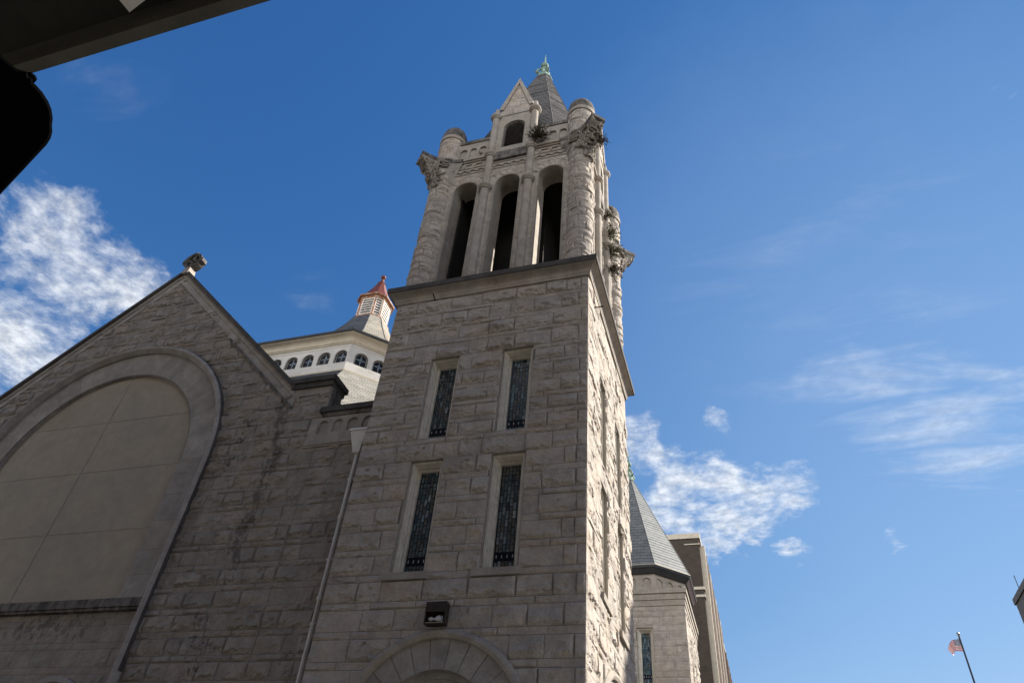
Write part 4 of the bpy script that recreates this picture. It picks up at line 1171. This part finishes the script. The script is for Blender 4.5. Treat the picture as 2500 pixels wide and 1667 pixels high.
# =================================================================== weeds rooted in the masonry
def weed(name, label, c, size, n, mat, droop=0.2, out=(0, -1, 0), seed=1):
    r = random.Random(seed); t = empty(name, c)
    tag(t, label, 'weed', 'weeds rooted in the tower masonry')
    st = MB(); lf = MB(); C0 = Vector(c); O = Vector(out)
    for i in range(n):
        d = Vector((r.gauss(0, 1), r.gauss(0, 1), r.gauss(0.25, 0.9))); d = (d.normalized()+O*0.55).normalized()
        L = size*r.uniform(0.45, 1.0); pts = [C0+d*L*s_+Vector((0, 0, -droop*L*s_*s_)) for s_ in (0, 0.35, 0.7, 1)]
        st.tube(pts, [0.010, 0.008, 0.006, 0.003], M['bark'], 4, cap=False)
        for j in range(9):
            s_ = r.uniform(0.25, 1.0); p = pts[0].lerp(pts[3], s_)+Vector((0, 0, -droop*L*(s_*s_-s_)))
            ld = (d+Vector((r.gauss(0, 0.9), r.gauss(0, 0.9), r.gauss(0.1, 0.9)))).normalized(); ll = size*r.uniform(0.12, 0.26)
            sd = ld.cross(Vector((r.gauss(0, 1), r.gauss(0, 1), r.gauss(0, 1)))).normalized()*ll*0.13
            lf.face([p, p+ld*ll*0.5+sd, p+ld*ll, p+ld*ll*0.5-sd], mat)
    st.build('stems', t); lf.build('leaves', t)
fr0, fr1 = TF[0], TF[1]
weed('weed', 'large dark bushy weed beside the right colonnette of the front dormer', fr0(1.22, 26.85, BH+0.2), 0.62, 80, M['weed_dark'], 0.15, (0.1, -1, 0), 3)
weed('weed', 'brown weed hanging under the near right carved capital', (TC[0]+3.62, TC[1]-3.25, 25.75), 0.50, 55, M['weed_dark'], 0.5, (1, 0, -0.2), 4)
weed('weed', 'tiny dry weed tuft on the string course left of the dormer', fr0(-1.28, 26.6, BH+0.12), 0.16, 14, M['weed_dark'], 0.2, (0, -1, 0), 5)
weed('weed', 'tiny dark weed tuft in the joint beside the left corner pier', fr0(-2.42, 25.75, BH+0.06), 0.15, 14, M['weed_dark'], 0.2, (0, -1, 0), 6)
weed('weed', 'small wispy weed highest up the far colonnette of the side wall', fr1(0.62, 25.9, BH+0.15), 0.48, 34, M['weed_green'], 0.1, (1, 0, 0.2), 7)
weed('weed', 'spiky green weed second from top on the sunlit side wall', fr1(0.80, 24.9, BH+0.22), 0.60, 46, M['weed_green'], 0.1, (1, 0, 0.2), 8)
weed('weed', 'dense green weed third from top on the sunlit side wall', fr1(0.95, 23.9, BH+0.22), 0.62, 60, M['weed_green'], 0.2, (1, 0, 0.1), 9)
weed('weed', 'reddish brown weed lowest of those on the sunlit side wall', fr1(0.95, 22.9, BH+0.2), 0.60, 64, M['weed_dark'], 0.5, (1, 0, -0.1), 10)

# =================================================================== other buildings
def bbox(mb, x0, x1, y0, y1, z0, z1, mat):
    P = lambda x, y, z: (x, y, z)
    for q in ([(x0, y0, z0), (x1, y0, z0), (x1, y0, z1), (x0, y0, z1)], [(x1, y0, z0), (x1, y1, z0), (x1, y1, z1), (x1, y0, z1)],
              [(x1, y1, z0), (x0, y1, z0), (x0, y1, z1), (x1, y1, z1)], [(x0, y1, z0), (x0, y0, z0), (x0, y0, z1), (x0, y1, z1)],
              [(x0, y0, z1), (x1, y0, z1), (x1, y1, z1), (x0, y1, z1)]):
        uvface(mb, q, mat)
bb = tag(empty('brick_building', (-12, 76, 0)), 'dark brown brick office block with pale side piers behind the church', 'building')
mb = MB(); BX, BY, BZ = -3.35, 65.0, 34.1
bbox(mb, -22, BX, BY, 87, 0, BZ-0.5, M['brick'])
mb.build('wall', bb)
mb = MB(); bbox(mb, -22.1, BX+0.12, BY-0.1, 87.1, BZ-0.499, BZ+0.02, M['lightstone']); mb.build('coping', bb)
for zz, x0, t in ((33.05-0.0, -4.75, 0.10), (28.83, -22, 0.26), (28.1, -22, 0.22)):
    mb = MB(); bbox(mb, x0, BX+0.10, BY-0.09, BY+6, zz-t, zz, M['lightstone']); mb.build('stone_band', bb)
for i in range(11):
    y = BY+0.9+i*2.1
    mb = MB(); bbox(mb, BX, BX+0.45, y-0.34, y+0.34, 0, BZ-1.0, M['lightstone'] if i % 3 == 0 else M['brick_side']); mb.build('pier', bb)
for i in range(10):
    y = BY+1.95+i*2.1
    for j in range(6):
        zz = 3.5+j*4.6
        mb = MB(); bbox(mb, BX, BX+0.12, y-0.68, y+0.68, zz, zz+2.9, M['lightstone']); wf = mb.build('window', bb)
        mb = MB(); bbox(mb, BX+0.05, BX+0.14, y-0.5, y+0.5, zz+0.2, zz+2.7, M['glass_dark']); mb.build('pane', wf)
b2 = tag(empty('brick_annex', (-6, 100, 0)), 'narrow brown block just beyond the end of the brick office block', 'building')
mb = MB(); bbox(mb, -16, -3.05, 88.3, 112, 0, 31.6, M['brick']); mb.build('wall', b2)
mb = MB(); bbox(mb, -16.1, -2.95, 88.2, 112.1, 31.6, 32.0, M['lightstone']); mb.build('coping', b2)
for i in range(9):
    mb = MB(); bbox(mb, -3.05, -2.8, 89.2+i*2.5, 89.7+i*2.5, 0, 31.0, M['brick_side']); mb.build('pier', b2)
b3 = tag(empty('grey_building', (28, 45, 0)), 'plain grey flat roofed block at the right edge across the street', 'building')
mb = MB(); bbox(mb, 20.15, 40, 34, 63, 0, 25.5, M['grey_bldg']); mb.build('wall', b3)
mb = MB(); bbox(mb, 20.05, 40.1, 33.9, 63.1, 25.5, 25.95, M['grey_bldg'])
mb.tube([(20.3, 61.5, 25.9), (20.3, 61.5, 27.2)], 0.03, M['pole'], 5)
mb.build('parapet', b3)
mb = MB()
for j in range(6):
    zz = 2.5+j*3.8; bbox(mb, 20.12, 20.2, 36, 61, zz, zz+1.6, M['glass_dark'])
mb.build('window_strip', b3)

b4 = tag(empty('office_tower', (42, 53, 0)), 'tall concrete office tower across the side street beyond the right edge', 'building')
mb = MB(); bbox(mb, 30, 54, 45.0, 60.5, 0, 44.4, M['grey_bldg']); mb.build('wall', b4)
for j in range(9):
    mb = MB(); bbox(mb, 29.92, 54.1, 44.9, 60.6, 5+j*4.3, 6.8+j*4.3, M['glass_dark']); mb.build('window_strip', b4)

# flagpole
fp = tag(empty('flagpole', (14.76, 60, 0)), 'dark flagpole with a small red white and blue striped flag', 'flagpole')
mb = MB(); mb.tube([(14.76, 60, 0), (14.76, 60, 22.25)], [0.11, 0.055], M['pole'], 10); mb.build('pole', fp)
mb = MB(); mb.lathe(14.76, 60, [(0.02, 22.2), (0.09, 22.28), (0.12, 22.37), (0.09, 22.46), (0.0, 22.5)], M['chrome'], 10); mb.build('finial_ball', fp)
mb = MB(); nx_, nz_ = 26, 26; FL, FHt = 1.40, 0.90
def fpt(s, t):   # s along fly 0..1, t down hoist 0..1
    dr = 0.78*s*s*0.9
    x = 14.70-FL*s*(0.80-0.18*s)*(1-0.25*t*s); y = 60-0.35*math.sin(s*5.5+t*0.8)*s
    z = 22.05-FHt*t*(1-0.42*s)-dr*0.98-0.06*math.sin(s*7)
    return (x, y, z)
for i in range(nx_):
    for j in range(nz_):
        s0, s1, t0, t1 = i/nx_, (i+1)/nx_, j/nz_, (j+1)/nz_
        if t0 < 7/13-0.01 and s0 < 0.4: m_ = M['flag_blue']
        else: m_ = M['flag_red'] if (j//2) % 2 == 0 else M['flag_white']
        mb.face([fpt(s0, t1), fpt(s1, t1), fpt(s1, t0), fpt(s0, t0)], m_)
for rr_ in range(9):
    for cc in range(6 if rr_ % 2 == 0 else 5):
        s = 0.035+0.066*(cc+(0 if rr_ % 2 == 0 else 0.5)); t = 0.05+0.054*rr_
        for off in (-0.012, 0.012):
            c = Vector(fpt(s, t))+Vector((0, off, 0)); pts = []
            for a in range(10):
                q = 0.028 if a % 2 == 0 else 0.011; pts.append((c.x+q*math.sin(a*PI/5), c.y, c.z+q*math.cos(a*PI/5)))
            mb.face(pts, M['flag_white'])
mb.build('flag', fp)

# =================================================================== canopy over the camera and street
CZ = 1.6+4.2
cn = tag(empty('concrete_canopy', (-8, -6, 0)), 'dark concrete canopy edge beam overhead at the top left', 'canopy')
hC = CZ-1.6
mb = MB()
y_in, y_mid, y_out = 0.2535*(hC+0.26), 0.273*hC, 0.291*hC
XR = 3.0
def ext(mb, prof, x0, x1, mat):
    mb.prism([(x0, y, z) for y, z in prof][::-1], [(x1, y, z) for y, z in prof][::-1], mat)
ext(mb, [(y_in, CZ+0.27), (y_mid, CZ), (y_out, CZ), (y_out+0.01, CZ+0.75), (y_in, CZ+0.75)], -30, XR, M['concrete_dk'])
mb.build('edge_beam', cn)
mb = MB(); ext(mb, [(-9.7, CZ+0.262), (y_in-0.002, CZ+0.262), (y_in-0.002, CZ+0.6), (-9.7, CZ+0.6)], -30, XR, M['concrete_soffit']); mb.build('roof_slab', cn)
for x in (-29, -17, 2.0):
    mb = MB(); bbox(mb, x-0.3, x+0.3, -3.4, -2.8, 0, CZ+0.26, M['concrete_dk']); mb.build('column', cn)
g_ = tag(empty('opposite_shade_block', (-8, -16, 0)), 'unseen block across the street, sized to shade the lower church wall', 'building')
mb = MB(); bbox(mb, -48, 34, -30, -10.4, 0, 34.0, M['facade']); bbox(mb, -60, -15, -30.1, -10.5, 34.001, 47.0, M['facade']); mb.build('wall', g_)  # unseen mass; its height and taller left part darken the lower church wall
for j in range(7):
    for i in range(11):
        x = -35+5.8*i
        mb = MB(); bbox(mb, x, x+2.6, -10.45, -10.36, 4.0+j*4.0, 6.2+j*4.0, M['glass_dark']); mb.build('window', g_)

# black rounded housing hanging close to the camera at the left edge, seen from below
def ray_dir(x, y):
    r_, u_, f_ = CAMR; F_ = 1720.98
    return f_+r_*((x-1250)/F_)-u_*((y-833.5)/F_)
CAMR = (np.array([0.95485301, 0.28711133, 0.07630733]), np.array([0.13606708, -0.65099888, 0.74678391]), np.array([-0.26408611, 0.70268595, 0.66067464]))
CAMP = np.array([0, 0, 1.6])
hs = tag(empty('hanging_housing', (-2.6, 0.9, 3.9)), 'black rounded lamp housing hanging below the canopy at the left edge', 'lamp housing')
def at_z(px, py, zz):
    d = ray_dir(px, py); t = (zz-1.6)/d[2]; return CAMP+d*t
outl = [(74, 196), (88, 208), (104, 226), (118, 248), (126, 268), (129, 290), (127, 306), (128, 322), (124, 338), (114, 354), (60, 412), (0, 476), (-120, 600), (-300, 560), (-330, 200), (-200, 20), (0, 132), (40, 168), (66, 176), (70, 186), (78, 190), (81, 197)]
zb = 3.9
low_ = [at_z(x, y, zb) for x, y in outl]; cen = np.mean(low_, 0)
mb = MB()
loops = []
for s_, dz in ((0.93, -0.0), (0.985, 0.012), (1.0, 0.035), (0.985, 0.12), (0.92, 0.2), (0.5, 0.24)):
    lv_ = [at_z(x, y, zb+dz) for x, y in outl]; cv_ = np.mean(lv_, 0)
    loops.append([tuple(cv_+(p-cv_)*s_) for p in lv_])
mb.grid(loops, M['black'], closeu=True); mb.face(loops[0][::-1], M['black']); mb.face(loops[-1], M['black'])
smooth_angle(mb.build('shell', hs), 50)
mb = MB(); bc = at_z(73, 192, zb+0.05); mb.tube([bc, bc+np.array([0, 0, 0.012])], 0.020, M['black'], 8); mb.build('bolt', hs)
mb = MB(); mb.tube([tuple(cen+np.array([-0.5, -0.2, 0.2])), (cen[0]-0.9, cen[1]-1.6, CZ+0.3)], 0.06, M['black'], 10); mb.build('hanger', hs)
# white light box under the canopy slab
wl = tag(empty('ceiling_light_box', (-2.9, 1.0, CZ-0.02)), 'small white light box under the canopy at the top left', 'light')
tipp = at_z(316, 30, CZ+0.03)
mb = MB()
P0 = at_z(316, 31, CZ+0.03); P1 = at_z(356, 0, CZ+0.03); P2 = at_z(289, -2, CZ+0.03); P3 = P1+(P2-P0); 
e1 = (P1-P0)*2.0; e2 = (P2-P0)*2.0
q = [P0, P0+e1, P0+e1+e2, P0+e2]
mb.prism([tuple(p) for p in q], [tuple(p+np.array([0, 0, 0.14])) for p in q], M['white'])
mb.build('diffuser', wl)

# =================================================================== ground
def sheet(name, x0, x1, y0, y1, z, mat, kind='structure'):
    mb = MB(); mb.face([(x0, y0, z), (x1, y0, z), (x1, y1, z), (x0, y1, z)], mat); o = mb.build(name); tag(o, kind=kind); return o
sheet('ground', -1500, 1500, -1500, 1500, -0.02, M['ground'])
sheet('road', -120, 120, 1.5, 11.5, 0.0, M['asphalt'])
sheet('side_road', 3.5, 15, 11.5, 200, 0.004, M['asphalt'])
for nm, a in (('pavement', (-120, 3.4, 11.5, 15.0)), ('pavement', (-120, 30, -3.5, 1.5)), ('side_pavement', (-3.3, 3.4, 15.0, 120)), ('side_pavement', (15.1, 20, 11.5, 120))):
    mb = MB(); bbox(mb, *a[:2], *a[2:], 0, 0.13, M['pavement']); tag(mb.build(nm), kind='structure')
mb = MB()
for i in range(20): mb.face([(-60+6*i, 6.4, 0.006), (-57+6*i, 6.4, 0.006), (-57+6*i, 6.55, 0.006), (-60+6*i, 6.55, 0.006)], M['paint'])
tag(mb.build('road_marking'), kind='structure')

# =================================================================== camera, light, sky
cam = bpy.data.cameras.new('camera'); co = bpy.data.objects.new('camera', cam); COL.objects.link(co)
r_, u_, f_ = CAMR
co.matrix_world = Matrix(((r_[0], u_[0], -f_[0], 0), (r_[1], u_[1], -f_[1], 0), (r_[2], u_[2], -f_[2], 1.6), (0, 0, 0, 1)))
cam.sensor_width = 36; cam.lens = 24.782; cam.clip_end = 5000; cam.clip_start = 0.05
scn.camera = co

SUN_AZ = 34.0      # degrees from +X toward +Y
SUN_EL = 39.0
sd = Vector((math.cos(R(SUN_AZ))*math.cos(R(SUN_EL)), math.sin(R(SUN_AZ))*math.cos(R(SUN_EL)), math.sin(R(SUN_EL))))
sl = bpy.data.lights.new('sun', 'SUN'); sl.energy = 4.1; sl.angle = R(0.5); sl.color = (1.0, 0.93, 0.83)
so = bpy.data.objects.new('sun', sl); COL.objects.link(so); so.rotation_euler = sd.to_track_quat('Z', 'Y').to_euler()
so.location = (30, 20, 60)

w = bpy.data.worlds.new('World'); scn.world = w; w.use_nodes = True; nt = w.node_tree
bg = nt.nodes['Background']; sky = nt.nodes.new('ShaderNodeTexSky'); sky.sky_type = 'NISHITA'; sky.sun_disc = False
sky.sun_elevation = R(SUN_EL); sky.sun_rotation = R(90-SUN_AZ)
sky.air_density = 1.0; sky.dust_density = 0.0; sky.ozone_density = 2.0; sky.altitude = 100
tc = nt.nodes.new('ShaderNodeTexCoord'); D = tc.outputs['Generated']
sep = nt.nodes.new('ShaderNodeSeparateXYZ'); nt.links.new(D, sep.inputs[0])
zc = math_(nt, 'MAXIMUM', sep.outputs[2], 0.08)
cmb = nt.nodes.new('ShaderNodeCombineXYZ')
nt.links.new(math_(nt, 'DIVIDE', sep.outputs[0], zc), cmb.inputs[0]); nt.links.new(math_(nt, 'DIVIDE', sep.outputs[1], zc), cmb.inputs[1])
PL = cmb.outputs[0]
wn1 = noise(nt, D, 7.0, 5, 0.6); wn2 = noise(nt, D, 22.0, 4, 0.6)
def vm(op, a, b_):
    n = nt.nodes.new('ShaderNodeVectorMath'); n.operation = op
    for q_, v_ in ((0, a), (1, b_)):
        if isinstance(v_, tuple): n.inputs[q_].default_value = v_
        else: nt.links.new(v_, n.inputs[q_])
    return n.outputs[0]
w1_ = vm('MULTIPLY', vm('SUBTRACT', wn1.outputs['Color'], (0.5, 0.5, 0.5)), (0.09, 0.09, 0.09))
w2_ = vm('MULTIPLY', vm('SUBTRACT', wn2.outputs['Color'], (0.5, 0.5, 0.5)), (0.055, 0.055, 0.055))
DW_ = vm('NORMALIZE', vm('ADD', D, vm('ADD', w1_, w2_)), (0, 0, 0))
def blob(px, py, rad_deg, amt):
    d = ray_dir(px, py); d = d/np.linalg.norm(d)
    n = nt.nodes.new('ShaderNodeVectorMath'); n.operation = 'DOT_PRODUCT'; nt.links.new(DW_, n.inputs[0]); n.inputs[1].default_value = tuple(d)
    return mrange(nt, n.outputs['Value'], math.cos(R(rad_deg)), math.cos(R(rad_deg*0.15)), 0.0, amt)
def addall(L):
    s = L[0]
    for q in L[1:]: s = math_(nt, 'ADD', s, q)
    return s
puff = addall([blob(30, 520, 3.6, 0.5), blob(120, 560, 3.8, 0.65), blob(225, 645, 3.8, 0.8), blob(190, 735, 3.2, 0.6), blob(90, 720, 2.6, 0.3), blob(20, 800, 5, 1.0), blob(70, 880, 5, 1.0), blob(345, 690, 2.6, 0.7),
               blob(1550, 1085, 2.8, 0.9), blob(1560, 1035, 1.8, 0.6), blob(1650, 1140, 2.6, 1.0), blob(1740, 1150, 2.6, 1.0), blob(1830, 1260, 3.2, 1.0), blob(1910, 1200, 2.6, 1.0), blob(1740, 1280, 2.6, 0.9),
               blob(1620, 1230, 2.6, 0.9), blob(1670, 1270, 2.4, .8), blob(1750, 1350, 1.8, 0.7), blob(1700, 1200, 3.0, 0.5), blob(1760, 1310, 2.6, 0.8), blob(1820, 1300, 2.6, 0.7), blob(1700, 1340, 2.0, 0.7), blob(1800, 1170, 2.4, 0.7), blob(1770, 1230, 2.5, 0.6), blob(1725, 1030, 1.4, 0.5), blob(1940, 1370, 1.4, 0.5), blob(2190, 1295, 1.2, 0.3), blob(2490, 220, 1.8, 0.5), blob(10, 640, 2, .5)])
wisp = addall([blob(270, 150, 5, 0.17), blob(240, 230, 4, 0.17), blob(750, 705, 3, 0.35), blob(2250, 1010, 7, 0.35), blob(2430, 1060, 7, 0.5), blob(2060, 960, 5, 0.25), blob(2000, 700, 16, 0.28)])
n1 = nt.nodes.new('ShaderNodeTexNoise'); n1.inputs['Scale'].default_value = 5.5; n1.inputs['Detail'].default_value = 10; n1.inputs['Roughness'].default_value = 0.66; n1.inputs['Distortion'].default_value = 0.35
nt.links.new(PL, n1.inputs['Vector'])
n3 = nt.nodes.new('ShaderNodeTexNoise'); n3.inputs['Scale'].default_value = 26.0; n3.inputs['Detail'].default_value = 6; n3.inputs['Roughness'].default_value = 0.6
nt.links.new(PL, n3.inputs['Vector'])
nsum = math_(nt, 'ADD', math_(nt, 'MULTIPLY', n1.outputs[0], 0.80), math_(nt, 'MULTIPLY', n3.outputs[0], 0.20))
puffc = math_(nt, 'MINIMUM', puff, 1.0)
cov = mrange(nt, math_(nt, 'ADD', nsum, math_(nt, 'MULTIPLY', puffc, 0.19)), 0.52, 0.86, 0, 0.90)
cov = math_(nt, 'MULTIPLY', cov, mrange(nt, puffc, 0.0, 0.3, 0, 1))
mpw = nt.nodes.new('ShaderNodeMapping'); mpw.inputs['Rotation'].default_value = (0, 0, R(35)); mpw.inputs['Scale'].default_value = (1, 3.2, 1); nt.links.new(PL, mpw.inputs[0])
n2 = nt.nodes.new('ShaderNodeTexNoise'); n2.inputs['Scale'].default_value = 2.6; n2.inputs['Detail'].default_value = 8; n2.inputs['Roughness'].default_value = 0.6; n2.inputs['Distortion'].default_value = 0.5
nt.links.new(mpw.outputs[0], n2.inputs['Vector'])
wc_ = math_(nt, 'MULTIPLY', mrange(nt, math_(nt, 'ADD', n2.outputs[0], math_(nt, 'MULTIPLY', math_(nt, 'MINIMUM', wisp, 1.0), 0.22)), 0.52, 1.0, 0, 0.5), mrange(nt, wisp, 0, 0.6, 0, 1))
# bank of bright cloud added unseen behind the camera to light the upper tower
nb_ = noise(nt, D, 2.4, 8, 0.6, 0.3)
fill_bank = math_(nt, 'MULTIPLY', mrange(nt, math_(nt, 'ADD', math_(nt, 'MULTIPLY', sep.outputs[1], -1.0), math_(nt, 'MULTIPLY', sep.outputs[2], -0.6)), 0.15, 0.55, 0, 1), mrange(nt, nb_.outputs[0], 0.34, 0.46, 0, 0.95))
covt = math_(nt, 'MAXIMUM', cov, wc_)
SKYM = (1.0, 1.0, 1.0)
sc = nt.nodes.new('ShaderNodeSeparateColor'); nt.links.new(sky.outputs[0], sc.inputs[0])
cc_ = nt.nodes.new('ShaderNodeCombineColor')
for i_, (k_, g__) in enumerate(((0.243, 1.68), (0.413, 1.10), (0.79, 0.73))):
    nt.links.new(math_(nt, 'MULTIPLY', math_(nt, 'POWER', sc.outputs[i_], g__), k_), cc_.inputs[i_])
skc = cc_.outputs[0]
shade = mrange(nt, n3.outputs[0], 0.3, 0.7, 2.8, 4.3)
cl = mix(nt, (0.93, 0.96, 1.0), shade, 1.0, 'MULTIPLY')
hz = addall([blob(2200, 900, 34, 0.15), blob(2350, 1000, 20, 0.05)])
skc = mix(nt, skc, (1.95, 2.80, 4.1), hz)
out = mix(nt, skc, cl, covt)
out = mix(nt, out, (17.0, 16.6, 16.2), fill_bank)
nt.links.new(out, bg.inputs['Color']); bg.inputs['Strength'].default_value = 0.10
scn.view_settings.view_transform = 'Standard'; scn.view_settings.look = 'None'; scn.view_settings.gamma = 1; scn.view_settings.use_curve_mapping = False
scn.view_settings.exposure = 1.42
scn.render.resolution_x = 1024; scn.render.resolution_y = 682
scn.render.engine = 'CYCLES'
